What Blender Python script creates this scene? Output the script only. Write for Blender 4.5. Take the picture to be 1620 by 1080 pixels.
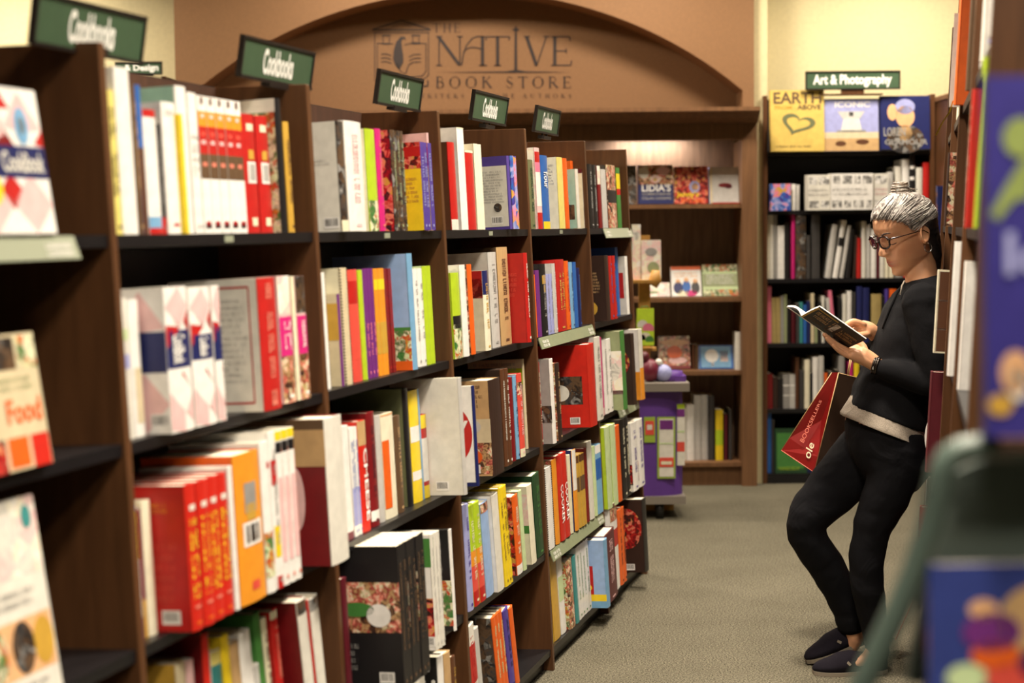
import bpy, math, random
from mathutils import Vector, Matrix
random.seed(7)
SC = bpy.context.scene
COL = SC.collection
for o in list(bpy.data.objects): bpy.data.objects.remove(o)
R = math.radians
# ------------------------------------------------------------ camera, world, light
FPX = 2640.0
EYE = 1.504
PITCH, ROLL = 0.0680, -0.00998
_cp, _sp, _cr, _sr = math.cos(PITCH), math.sin(PITCH), math.cos(ROLL), math.sin(ROLL)
FWD = Vector((0, _cp, -_sp)); _up = Vector((0, _sp, _cp)); _rt = Vector((1, 0, 0))
RT = _cr*_rt + _sr*_up; UP = -_sr*_rt + _cr*_up
CAMP = Vector((0, 0, EYE))
cam = bpy.data.cameras.new('camera'); camo = bpy.data.objects.new('camera', cam); COL.objects.link(camo)
cam.sensor_width = 36; cam.lens = FPX/1620*36; cam.clip_start = .05; cam.clip_end = 100
m = Matrix((( RT.x, UP.x, -FWD.x, 0), (RT.y, UP.y, -FWD.y, 0), (RT.z, UP.z, -FWD.z, EYE), (0, 0, 0, 1)))
camo.matrix_world = m
cam.dof.use_dof = True; cam.dof.focus_distance = 5.55; cam.dof.aperture_fstop = 2.6
SC.camera = camo
SC.view_settings.view_transform = 'Standard'; SC.view_settings.look = 'None'
SC.view_settings.gamma = 1; SC.view_settings.use_curve_mapping = False
SC.view_settings.exposure = 0.14
w = bpy.data.worlds.new('world'); SC.world = w; w.use_nodes = True
w.node_tree.nodes['Background'].inputs[0].default_value = (1.0, .86, .68, 1)
w.node_tree.nodes['Background'].inputs[1].default_value = 0.03
def area(name, loc, size, power, col=(1, .87, .70), target=None, sy=None, spread=None):
    l = bpy.data.lights.new(name, 'AREA'); l.energy = power; l.color = col; l.size = size
    if sy: l.shape = 'RECTANGLE'; l.size_y = sy
    if spread: l.spread = R(spread)
    o = bpy.data.objects.new(name, l); COL.objects.link(o); o.location = loc
    if target is not None:
        d = Vector(target) - Vector(loc); o.rotation_euler = d.to_track_quat('-Z', 'Y').to_euler()
    return o
CEIL = 3.35
for i, (x, y, e, sp_) in enumerate([(.50, 1.35, 68, 125), (.40, 3.2, 62, 120), (.75, 5.0, 62, 120), (1.0, 6.8, 40, 115), (-.75, 8.7, 50, 180), (.75, 8.7, 50, 180), (2.25, 9.1, 42, 150), (-2.9, 9.1, 54, 150), (-2.8, 5.0, 30, 120), (3.4, 6.2, 24, 120), (1.2, .4, 46, 150)]):  # last entry is an unseen fill lamp, added to brighten the near stand
    area('ceiling_or_fill_lamp', (x, y, CEIL-.03), .38, e, spread=sp_)

# ------------------------------------------------------------ pixel helpers
def w_x(px): return RT - FWD*((px-810)/FPX)
def w_y(py): return UP + FWD*((py-540)/FPX)
def proj(P):
    d = Vector(P) - CAMP; z = d.dot(FWD)
    return 810+FPX*d.dot(RT)/z, 540-FPX*d.dot(UP)/z
def at(px, py, Y):
    r = FWD + RT*((px-810)/FPX) - UP*((py-540)/FPX)
    t = Y/r.y
    return CAMP + r*t
class Frame:
    def __init__(s, O, d, n, up): s.O, s.d, s.n, s.up = Vector(O), Vector(d), Vector(n), Vector(up)
    def P(s, a, v=0, p=0): return s.O + s.d*a + s.up*v + s.n*p
    def s_of(s, px, v, p):
        w = w_x(px); A = s.O + s.up*v + s.n*p - CAMP
        return -A.dot(w)/s.d.dot(w)
    def v_of(s, py, a, p):
        w = w_y(py); A = s.O + s.d*a + s.n*p - CAMP
        return -A.dot(w)/s.up.dot(w)

# ------------------------------------------------------------ palette and materials
def lin(c): return tuple(((v/255)/12.92 if v/255 <= .04045 else ((v/255+.055)/1.055)**2.4) for v in c)
PAL = dict(white=(238,236,232), cream=(232,226,196), offwhite=(225,222,212), ivory=(236,230,205), grey=(150,148,145), pale_grey=(196,194,190), dark_grey=(62,60,60),
 black=(24,22,24), ink=(40,36,36), red=(186,30,26), bright_red=(202,38,24), dark_red=(120,18,24), maroon=(88,18,32), orange=(228,98,26), amber=(232,150,40), coral=(222,80,66),
 yellow=(238,208,36), pale_yellow=(228,214,120), gold=(200,158,62), lime=(178,206,40), pale_green=(200,220,168), green=(70,130,60), dark_green=(34,70,40), olive=(108,112,78), sage=(150,160,120),
 teal=(60,140,140), mint=(150,190,176), sky=(130,180,220), light_blue=(120,170,210), blue=(42,98,178), navy=(26,34,92), lavender=(160,164,214), purple=(112,44,124), violet=(78,58,150),
 magenta=(206,36,122), pink=(226,120,150), pale_pink=(232,190,190), brown=(92,56,34), tan=(196,160,112), beige=(212,198,164), umber=(98,74,52), khaki=(170,150,96), dark_brown=(52,34,28), peach=(230,178,130), salmon=(226,130,110), skyblue=(150,180,225), wine=(110,26,50), pages=(226,218,196), indigo=(52,46,128), indigo2=(48,62,132), moss=(140,156,86), honey=(216,186,98))
L = {k: lin(v) for k, v in PAL.items()}
MATS = {}
def nt(name):
    m = bpy.data.materials.new(name); m.use_nodes = True; MATS[name] = m
    t = m.node_tree; b = t.nodes['Principled BSDF']
    return m, t, b
def N(t, k, **kw):
    n = t.nodes.new(k)
    for a, v in kw.items(): setattr(n, a, v)
    return n
def plain(name, rgb, rough=.5, metal=0, spec=None, noise=None, bump=0, bscale=200):
    m, t, b = nt(name)
    c = lin(rgb); b.inputs['Base Color'].default_value = (*c, 1); b.inputs['Roughness'].default_value = rough; b.inputs['Metallic'].default_value = metal
    if spec is not None: b.inputs['Specular IOR Level'].default_value = spec
    tc = N(t, 'ShaderNodeTexCoord')
    if noise:
        nz = N(t, 'ShaderNodeTexNoise'); nz.inputs['Scale'].default_value = noise[0]; nz.inputs['Detail'].default_value = 6
        t.links.new(tc.outputs['Object'], nz.inputs['Vector'])
        r = N(t, 'ShaderNodeValToRGB'); r.color_ramp.elements[0].position = .3; r.color_ramp.elements[1].position = .7
        r.color_ramp.elements[0].color = (*[v*(1-noise[1]) for v in c], 1); r.color_ramp.elements[1].color = (*[min(1, v*(1+noise[1])) for v in c], 1)
        t.links.new(nz.outputs['Fac'], r.inputs[0]); t.links.new(r.outputs[0], b.inputs['Base Color'])
    if bump:
        nb = N(t, 'ShaderNodeTexNoise'); nb.inputs['Scale'].default_value = bscale
        t.links.new(tc.outputs['Object'], nb.inputs['Vector'])
        bp = N(t, 'ShaderNodeBump'); bp.inputs['Strength'].default_value = bump; bp.inputs['Distance'].default_value = .002
        t.links.new(nb.outputs['Fac'], bp.inputs['Height']); t.links.new(bp.outputs[0], b.inputs['Normal'])
    return m
def printm(name, rough, coat=0):
    m, t, b = nt(name)
    a = N(t, 'ShaderNodeAttribute'); a.attribute_name = 'Col'
    tc = N(t, 'ShaderNodeTexCoord'); nz = N(t, 'ShaderNodeTexNoise'); nz.inputs['Scale'].default_value = 35; nz.inputs['Detail'].default_value = 4
    t.links.new(tc.outputs['Object'], nz.inputs['Vector'])
    mr = N(t, 'ShaderNodeMapRange'); mr.inputs[1].default_value = .3; mr.inputs[2].default_value = .7; mr.inputs[3].default_value = .88; mr.inputs[4].default_value = 1.04
    t.links.new(nz.outputs['Fac'], mr.inputs[0])
    mx = N(t, 'ShaderNodeVectorMath', operation='SCALE'); t.links.new(a.outputs['Color'], mx.inputs[0]); t.links.new(mr.outputs[0], mx.inputs['Scale'])
    t.links.new(mx.outputs[0], b.inputs['Base Color']); b.inputs['Roughness'].default_value = rough
    b.inputs['Coat Weight'].default_value = coat; b.inputs['Coat Roughness'].default_value = .25
    return m
printm('print', .45, .1); printm('matte', .75)
def photo(name, cols, scale=38):
    m, t, b = nt(name)
    tc = N(t, 'ShaderNodeTexCoord'); oi = N(t, 'ShaderNodeObjectInfo')
    ad = N(t, 'ShaderNodeVectorMath', operation='ADD'); sc_ = N(t, 'ShaderNodeVectorMath', operation='SCALE')
    cb = N(t, 'ShaderNodeCombineXYZ'); t.links.new(oi.outputs['Random'], cb.inputs[0]); t.links.new(oi.outputs['Random'], cb.inputs[2])
    sc_.inputs['Scale'].default_value = 7; t.links.new(cb.outputs[0], sc_.inputs[0])
    t.links.new(tc.outputs['Object'], ad.inputs[0]); t.links.new(sc_.outputs[0], ad.inputs[1])
    nz = N(t, 'ShaderNodeTexNoise'); nz.inputs['Scale'].default_value = scale; nz.inputs['Detail'].default_value = 3; nz.inputs['Distortion'].default_value = 1.2
    vo = N(t, 'ShaderNodeTexVoronoi'); vo.inputs['Scale'].default_value = scale
    t.links.new(ad.outputs[0], nz.inputs['Vector']); t.links.new(ad.outputs[0], vo.inputs['Vector'])
    mi = N(t, 'ShaderNodeMath', operation='MULTIPLY_ADD'); mi.inputs[1].default_value = .45
    sx = N(t, 'ShaderNodeSeparateColor'); t.links.new(vo.outputs['Color'], sx.inputs[0])
    t.links.new(sx.outputs[0], mi.inputs[0]); 
    mm = N(t, 'ShaderNodeMath', operation='MULTIPLY'); mm.inputs[1].default_value = .62; t.links.new(nz.outputs['Fac'], mm.inputs[0])
    t.links.new(mm.outputs[0], mi.inputs[2])
    r = N(t, 'ShaderNodeValToRGB'); cr = r.color_ramp
    while len(cr.elements) > 1: cr.elements.remove(cr.elements[-1])
    for i, c in enumerate(cols):
        e = cr.elements[0] if i == 0 else cr.elements.new(.2+.6*i/(len(cols)-1))
        e.position = .2+.6*i/(len(cols)-1); e.color = (*L[c], 1)
    t.links.new(mi.outputs[0], r.inputs[0]); t.links.new(r.outputs[0], b.inputs['Base Color']); b.inputs['Roughness'].default_value = .4
    b.inputs['Coat Weight'].default_value = .2
photo('ph_food', ['black', 'dark_brown', 'brown', 'tan', 'dark_red', 'salmon', 'cream', 'khaki'], 60)
photo('ph_green', ['dark_green', 'green', 'olive', 'cream', 'pale_green', 'red', 'gold'], 55)
photo('ph_dark', ['black', 'dark_grey', 'umber', 'black', 'grey'])
photo('ph_pale', ['grey', 'offwhite', 'pale_pink', 'ivory', 'white'], 25)
photo('ph_blue', ['navy', 'violet', 'blue', 'lavender', 'pink', 'gold'], 20)
photo('ph_red', ['black', 'dark_brown', 'dark_red', 'red', 'salmon', 'gold'], 60)
photo('ph_bw', ['black', 'grey', 'white', 'dark_grey', 'pale_grey'])
def wood(name, rgb, rough=.42, s=1):
    m, t, b = nt(name)
    tc = N(t, 'ShaderNodeTexCoord'); mp = N(t, 'ShaderNodeMapping'); mp.inputs['Scale'].default_value = (14*s, 14*s, 1.3*s)
    t.links.new(tc.outputs['Object'], mp.inputs[0])
    nz = N(t, 'ShaderNodeTexNoise'); nz.inputs['Scale'].default_value = 3; nz.inputs['Detail'].default_value = 8; nz.inputs['Distortion'].default_value = .6
    t.links.new(mp.outputs[0], nz.inputs['Vector'])
    r = N(t, 'ShaderNodeValToRGB'); c = lin(rgb)
    r.color_ramp.elements[0].position = .3; r.color_ramp.elements[1].position = .72
    r.color_ramp.elements[0].color = (*[v*.78 for v in c], 1); r.color_ramp.elements[1].color = (*[v*1.2 for v in c], 1)
    t.links.new(nz.outputs['Fac'], r.inputs[0]); t.links.new(r.outputs[0], b.inputs['Base Color'])
    b.inputs['Roughness'].default_value = rough; b.inputs['Specular IOR Level'].default_value = .35
    bp = N(t, 'ShaderNodeBump'); bp.inputs['Strength'].default_value = .12; bp.inputs['Distance'].default_value = .001
    t.links.new(nz.outputs['Fac'], bp.inputs['Height']); t.links.new(bp.outputs[0], b.inputs['Normal'])
    return m
wood('wood', (88, 57, 34)); wood('wood_back', (116, 82, 54), .55); wood('wood_dark', (70, 46, 34), .6)
plain('black_shelf', (20, 19, 22), .38, noise=(30, .15))
wood('display_back', (132, 106, 86), .6)
plain('black_panel', (16, 15, 18), .6, noise=(20, .15))
plain('panel_arch', (128, 92, 58), .7, noise=(60, .06), bump=.15, bscale=300)
plain('cream_wall', (214, 202, 160), .9, noise=(45, .05), bump=.35, bscale=160)
plain('ceiling_paint', (210, 200, 175), .9, noise=(8, .04))
plain('sign_frame', (34, 27, 24), .45); plain('sign_green', (66, 90, 66), .45, noise=(40, .05)); plain('letter', (240, 240, 234), .6)
plain('logo_ink', (40, 26, 22), .6); plain('label_strip', (132, 140, 112), .35, noise=(60, .08)); plain('label_pale', (150, 156, 136), .35)
plain('page', (228, 220, 200), .85, noise=(160, .08)); plain('chrome', (190, 188, 184), .25, 1)
def carpet():
    m, t, b = nt('carpet')
    tc = N(t, 'ShaderNodeTexCoord')
    n1 = N(t, 'ShaderNodeTexNoise'); n1.inputs['Scale'].default_value = 170; n1.inputs['Detail'].default_value = 3
    n2 = N(t, 'ShaderNodeTexNoise'); n2.inputs['Scale'].default_value = 3.0; n2.inputs['Detail'].default_value = 5
    vo = N(t, 'ShaderNodeTexVoronoi'); vo.inputs['Scale'].default_value = 130
    for n in (n1, n2, vo): t.links.new(tc.outputs['Object'], n.inputs['Vector'])
    r = N(t, 'ShaderNodeValToRGB'); r.color_ramp.elements[0].position = .36; r.color_ramp.elements[1].position = .64
    r.color_ramp.elements[0].color = (*lin((62, 59, 50)), 1); r.color_ramp.elements[1].color = (*lin((136, 130, 112)), 1)
    t.links.new(n1.outputs['Fac'], r.inputs[0])
    mx = N(t, 'ShaderNodeMix'); mx.data_type = 'RGBA'; mx.blend_type = 'MULTIPLY'; mx.inputs[0].default_value = .5
    r2 = N(t, 'ShaderNodeValToRGB'); r2.color_ramp.elements[0].position = .3; r2.color_ramp.elements[0].color = (.62, .62, .6, 1); r2.color_ramp.elements[1].position = .7
    t.links.new(n2.outputs['Fac'], r2.inputs[0]); t.links.new(r.outputs[0], mx.inputs[6]); t.links.new(r2.outputs[0], mx.inputs[7])
    t.links.new(mx.outputs[2], b.inputs['Base Color']); b.inputs['Roughness'].default_value = .95; b.inputs['Specular IOR Level'].default_value = .1
    bp = N(t, 'ShaderNodeBump'); bp.inputs['Strength'].default_value = .9; bp.inputs['Distance'].default_value = .006
    t.links.new(vo.outputs['Distance'], bp.inputs['Height']); t.links.new(bp.outputs[0], b.inputs['Normal'])
carpet()

# ------------------------------------------------------------ mesh builder
class MB:
    def __init__(s): s.v, s.f, s.c, s.m, s.names, s.sm = [], [], [], [], [], []
    def mi(s, m):
        if m not in s.names: s.names.append(m)
        return s.names.index(m)
    def face(s, pts, col=(1, 1, 1), m='print', smooth=False):
        i = len(s.v); s.v += [tuple(p) for p in pts]; s.f.append(tuple(range(i, i+len(pts)))); s.c.append(col); s.m.append(s.mi(m)); s.sm.append(smooth)
    def mesh(s, vs, fs, col=(1, 1, 1), m='print', smooth=False):
        i = len(s.v); s.v += [tuple(p) for p in vs]
        for f in fs: s.f.append(tuple(i+k for k in f)); s.c.append(col); s.m.append(s.mi(m)); s.sm.append(smooth)
    def hexa(s, P, col=(1, 1, 1), m='print'):
        s.mesh(P, [(0, 3, 2, 1), (4, 5, 6, 7), (0, 1, 5, 4), (1, 2, 6, 5), (2, 3, 7, 6), (3, 0, 4, 7)], col, m)
    def box(s, x0, x1, y0, y1, z0, z1, col=(1, 1, 1), m='print'):
        s.hexa([(x0,y0,z0),(x1,y0,z0),(x1,y1,z0),(x0,y1,z0),(x0,y0,z1),(x1,y0,z1),(x1,y1,z1),(x0,y1,z1)], col, m)
    def prism(s, poly, axis, a, b, col=(1, 1, 1), m='print'):
        # poly in the two other axes, extruded along axis
        def q(u, v, t):
            return {0: (t, u, v), 1: (u, t, v), 2: (u, v, t)}[axis]
        n = len(poly); P = [q(u, v, a) for u, v in poly] + [q(u, v, b) for u, v in poly]
        s.mesh(P, [tuple(range(n))[::-1], tuple(range(n, 2*n))] + [(i, (i+1) % n, n+(i+1) % n, n+i) for i in range(n)], col, m)
    def tube(s, pts, rad, col=(1, 1, 1), m='print', seg=10, smooth=True, closed=False):
        pts = [Vector(p) for p in pts]; n = len(pts); rs = rad if isinstance(rad, (list, tuple)) else [rad]*n
        ref = None; V = []
        for i, p in enumerate(pts):
            if closed: t = pts[(i+1) % n]-pts[i-1]
            else: t = pts[min(i+1, n-1)]-pts[max(i-1, 0)]
            t.normalize()
            if ref is None:
                ref = Vector((0, 0, 1)) if abs(t.z) < .9 else Vector((1, 0, 0))
            a = t.cross(ref).normalized(); b2 = a.cross(t).normalized(); ref = b2
            for k in range(seg):
                an = 2*math.pi*k/seg; V.append(p + (a*math.cos(an)+b2*math.sin(an))*rs[i])
        F = []
        for i in range(n if closed else n-1):
            j = (i+1) % n
            for k in range(seg): F.append((i*seg+k, i*seg+(k+1) % seg, j*seg+(k+1) % seg, j*seg+k))
        if not closed: F += [tuple(range(seg))[::-1], tuple((n-1)*seg+k for k in range(seg))]
        s.mesh(V, F, col, m, smooth)
    def build(s, name, parent=None, M=None, bevel=0):
        me = bpy.data.meshes.new(name); me.from_pydata(s.v, [], s.f)
        for k in s.names: me.materials.append(MATS[k])
        me.polygons.foreach_set('material_index', s.m); me.polygons.foreach_set('use_smooth', s.sm)
        ca = me.color_attributes.new('Col', 'FLOAT_COLOR', 'CORNER'); d = []
        for f, c in zip(s.f, s.c): d += [*c, 1.0]*len(f)
        ca.data.foreach_set('color', d); me.update()
        o = bpy.data.objects.new(name, me); COL.objects.link(o)
        if parent: o.parent = parent
        if M is not None: o.matrix_world = M if parent is None else M
        if bevel:
            b = o.modifiers.new('bevel', 'BEVEL'); b.width = bevel; b.segments = 2; b.limit_method = 'ANGLE'
        return o
def tag(o, label=None, cat=None, group=None, kind=None):
    if label: o['label'] = label
    if cat: o['category'] = cat
    if group: o['group'] = group
    if kind: o['kind'] = kind
    return o
def empty(name, loc=(0, 0, 0), M=None):
    o = bpy.data.objects.new(name, None); COL.objects.link(o); o.location = loc; o.empty_display_size = .1
    if M is not None: o.matrix_world = M
    return o
_tc = {}
def glyphs(text, bold=0.0):
    key = (text, bold)
    if key not in _tc:
        cu = bpy.data.curves.new('t', 'FONT'); cu.body = text; cu.size = 1; cu.resolution_u = 3; cu.offset = bold
        o = bpy.data.objects.new('t', cu); COL.objects.link(o)
        dg = bpy.context.evaluated_depsgraph_get(); me = bpy.data.meshes.new_from_object(o.evaluated_get(dg))
        v = [(p.co.x, p.co.y) for p in me.vertices]; f = [tuple(p.vertices) for p in me.polygons]
        bpy.data.objects.remove(o); bpy.data.curves.remove(cu); bpy.data.meshes.remove(me)
        x0 = min(a for a, b in v); x1 = max(a for a, b in v); y0 = min(b for a, b in v); y1 = max(b for a, b in v)
        _tc[key] = ([((a-x0)/(x1-x0), (b-y0)/(y1-y0)) for a, b in v], f)
    return _tc[key]
def put_text(mb, text, fn, col, m='print', bold=0.0):
    """fn maps (u,v) in 0..1 to a 3D point"""
    v, f = glyphs(text, bold); mb.mesh([fn(a, b) for a, b in v], f, col, m)
# ------------------------------------------------------------ books
def patch_quad(mb, fn, u0, v0, u1, v1, col, layer, m='matte', nu=1):
    for i in range(nu):
        a = u0+(u1-u0)*i/nu; b = u0+(u1-u0)*(i+1)/nu
        mb.face([fn(a, v0, layer), fn(b, v0, layer), fn(b, v1, layer), fn(a, v1, layer)], col, m)
def colm(c):
    return (MATS[c] and (1, 1, 1), c) if c in MATS else (L[c], 'print')
def pseudo_line(mb, fn, u0, u1, v0, v1, col, layer, rng, vertical=False, cw=.7):
    """a run of small letter-like marks; fills u0..u1 (or v1..v0 when vertical)"""
    length = (v1-v0) if vertical else (u1-u0)
    n = rng
    pos = 0.0
    while pos < 1:
        ww = n.uniform(.7, 1.15)*cw
        if n.random() < .16: pos += ww*1.2; continue
        e = min(1, pos+ww*.78)
        k = n.choice('HIOLEN')
        segs = {'I': [(.3, .7, 0, 1)], 'H': [(0, .28, 0, 1), (.72, 1, 0, 1), (0, 1, .4, .6)], 'O': [(0, .25, 0, 1), (.75, 1, 0, 1), (0, 1, 0, .2), (0, 1, .8, 1)],
                'L': [(0, .3, 0, 1), (0, 1, 0, .22)], 'E': [(0, .3, 0, 1), (0, 1, 0, .18), (0, .9, .42, .58), (0, 1, .82, 1)], 'N': [(0, .25, 0, 1), (.75, 1, 0, 1), (0, 1, .78, 1)]}[k]
        for a, b, c, d in segs:
            A, B = pos+(e-pos)*a, pos+(e-pos)*b
            if vertical: patch_quad(mb, fn, u0+(u1-u0)*c, v1-length*B, u0+(u1-u0)*d, v1-length*A, col, layer)
            else: patch_quad(mb, fn, u0+length*A, v0+(v1-v0)*c, u0+length*B, v0+(v1-v0)*d, col, layer)
        pos += ww
def book_matrix(fr, s, v, p, lean=0, face=False, back=0):
    n, up = fr.n, fr.up
    if face: x = n; y = up.cross(n)
    elif fr.flip: x = -fr.d; y = -n
    else: x = fr.d; y = -n
    M = Matrix(((x.x, y.x, up.x, 0), (x.y, y.y, up.y, 0), (x.z, y.z, up.z, 0), (0, 0, 0, 1)))
    M.translation = fr.P(s, v, p)
    if lean: M = M @ Matrix.Rotation(R(lean), 4, 'Y')
    if back: M = M @ Matrix.Rotation(R(-back), 4, 'Y')
    return M
def make_book(name, M, w, h, dep, col, o, small=False):
    """local: x thickness (centre 0), y depth from spine at 0, z up"""
    rng = random.Random(int(w*1e5)+int(h*1e4)*7+int(M.translation.x*1e4))
    mb = MB(); base, bm = colm(col); cc = o.get('c', col); cbase, cm = colm(cc)
    hard = w > .016 and not o.get('pb'); t = .0024 if hard else .0008
    ov = .003 if hard else .0006
    bul = min(.16*w, .0045) if hard else 0; sp = .003 if hard else .0012
    def spine(u, v, layer=0):
        q = 2*u-1; return (q*w/2, -bul*(1-q*q)-.00035*layer, v*h)
    def near(u, v, layer=0): return (-w/2-.00035*layer, dep*(1-u), v*h)
    def far(u, v, layer=0): return (w/2+.00035*layer, dep*u, v*h)
    # boards
    if w > .005:
        mb.box(-w/2, -w/2+t, sp*.5, dep, 0, h, cbase, cm); mb.box(w/2-t, w/2, sp*.5, dep, 0, h, cbase, cm)
    else:
        mb.box(-w/2, -w/2+w*.3, .0005, dep, 0, h, cbase, cm); mb.box(w/2-w*.3, w/2, .0005, dep, 0, h, cbase, cm)
    K = 6 if bul else 1
    V = []
    for zz in (0, h):
        for i in range(K+1): q = -1+2*i/K; V.append((q*w/2, -bul*(1-q*q), zz))
        V.append((w/2, sp, zz)); V.append((-w/2, sp, zz))
    n = K+3
    mb.mesh(V, [tuple(range(n))[::-1], tuple(range(n, 2*n))]+[(i, (i+1) % n, n+(i+1) % n, n+i) for i in range(n)], base, bm)
    # spine print
    nu = K
    for b in o.get('b', []):
        f0, f1, c = b[:3]; c1, m1 = colm(c); patch_quad(mb, spine, .01, 1-f1, .99, 1-f0, c1, 1, m1, nu)
    for pts, c in o.get('spoly', []):
        c1, m1 = colm(c); mb.face([spine(a, b, 1.5+4*(1-(2*a-1)**2)) for a, b in pts], c1, m1)
    if 'sb' in o:      # inset box on spine: u0,v0,u1,v1,col
        for u0, v0, u1, v1, c in o['sb']: c1, m1 = colm(c); patch_quad(mb, spine, u0, v0, u1, v1, c1, 2, m1, max(1, nu//2))
    if 't' in o and not small:
        f0, f1 = o.get('tr', (.12, .74)); cnt = max(8, (f1-f0)*h/.0060/max(.75, min(1.35, w/.022)))
        hw_t = min(.24, .0065/w) if w < .05 else .16; u0, u1 = o.get('tu', (.5-hw_t, .5+hw_t)); pseudo_line(mb, spine, u0, u1, 1-f1, 1-f0, L[o['t']], 3, rng, True, cw=1/cnt)
        if w > .012 and not o.get('nologo'): patch_quad(mb, spine, .35, .04, .65, .065, L[o['t']], 3)
    if 'T' in o:
        txt = o['T'].replace('_', ' '); f0, f1 = o.get('tr', (.12, .74)); u0, u1 = o.get('tu', (.2, .8))
        put_text(mb, txt, lambda a, b: spine(u0+(u1-u0)*b, 1-f0-(f1-f0)*a, 4), L[o.get('Tc', 'white')], 'matte', .02)
    if o.get('spiral'):
        k = int(h/.0075)
        for i in range(k): mb.box(-w*.5, w*.5, -.0022, 0, (i+.25)*h/k, (i+.7)*h/k, L['dark_grey'], 'print')
    # covers
    for fn in (near, far):
        for (u0, v0, u1, v1, c) in o.get('cp', []):
            c1, m1 = colm(c); patch_quad(mb, fn, u0, v0, u1, v1, c1, 1, m1)
        for (u0, v0, u1, v1, c, k) in o.get('cl', []):   # k lines of small print
            for i in range(int(k)):
                hh = (v1-v0)/k; y1 = v1-i*hh
                pseudo_line(mb, fn, u0, u1-(u1-u0)*rng.uniform(0, .15), y1-hh*.62, y1, L[c], 2, rng, cw=max(.02, .0028/((u1-u0)*dep)))
        if o.get('bc'):
            u0, v0 = o['bc'] if isinstance(o['bc'], tuple) else (.62, .05)
            ww, hh = .038/dep, .026/h
            patch_quad(mb, fn, u0, v0, u0+ww, v0+hh, L['white'], 2)
            x = u0+ww*.08
            while x < u0+ww*.9:
                b = ww*rng.uniform(.02, .05); patch_quad(mb, fn, x, v0+hh*.22, x+b, v0+hh*.9, L['ink'], 3); x += b+ww*rng.uniform(.02, .06)
        for (txt, u0, v0, u1, v1, c) in o.get('ct', []):
            put_text(mb, txt.replace('_', ' '), lambda a, b: fn(u0+(u1-u0)*a, v0+(v1-v0)*b, 4), L[c], 'matte', .02)
        for (cx, cy, ru, rv, c) in o.get('ce', []):      # ellipses
            c1, m1 = colm(c)
            mb.face([fn(cx+ru*math.cos(k*math.pi/16), cy+rv*math.sin(k*math.pi/16), 3) for k in range(32)], c1, m1)
        for pts, c in o.get('cpoly0', []):
            c1, m1 = colm(c); mb.face([fn(a, b, .6) for a, b in pts], c1, m1)
        if 'cpoly' in o:
            for pts, c in o['cpoly']:
                c1, m1 = colm(c); mb.face([fn(a, b, 2.5) for a, b in pts], c1, m1)
    ob = mb.build(name, M=M)
    # page block
    pg = MB(); pc = L[o.get('pg', 'pages')]
    x0 = t*.9 if w > .005 else w*.25
    pg.box(-w/2+x0, w/2-x0, sp*.8, dep-ov, ov, h-ov, pc, 'page')
    pg.build('pages', ob)
    if o.get('tilt_shift'): pass
    return ob
def F(x): return float(x)
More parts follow.
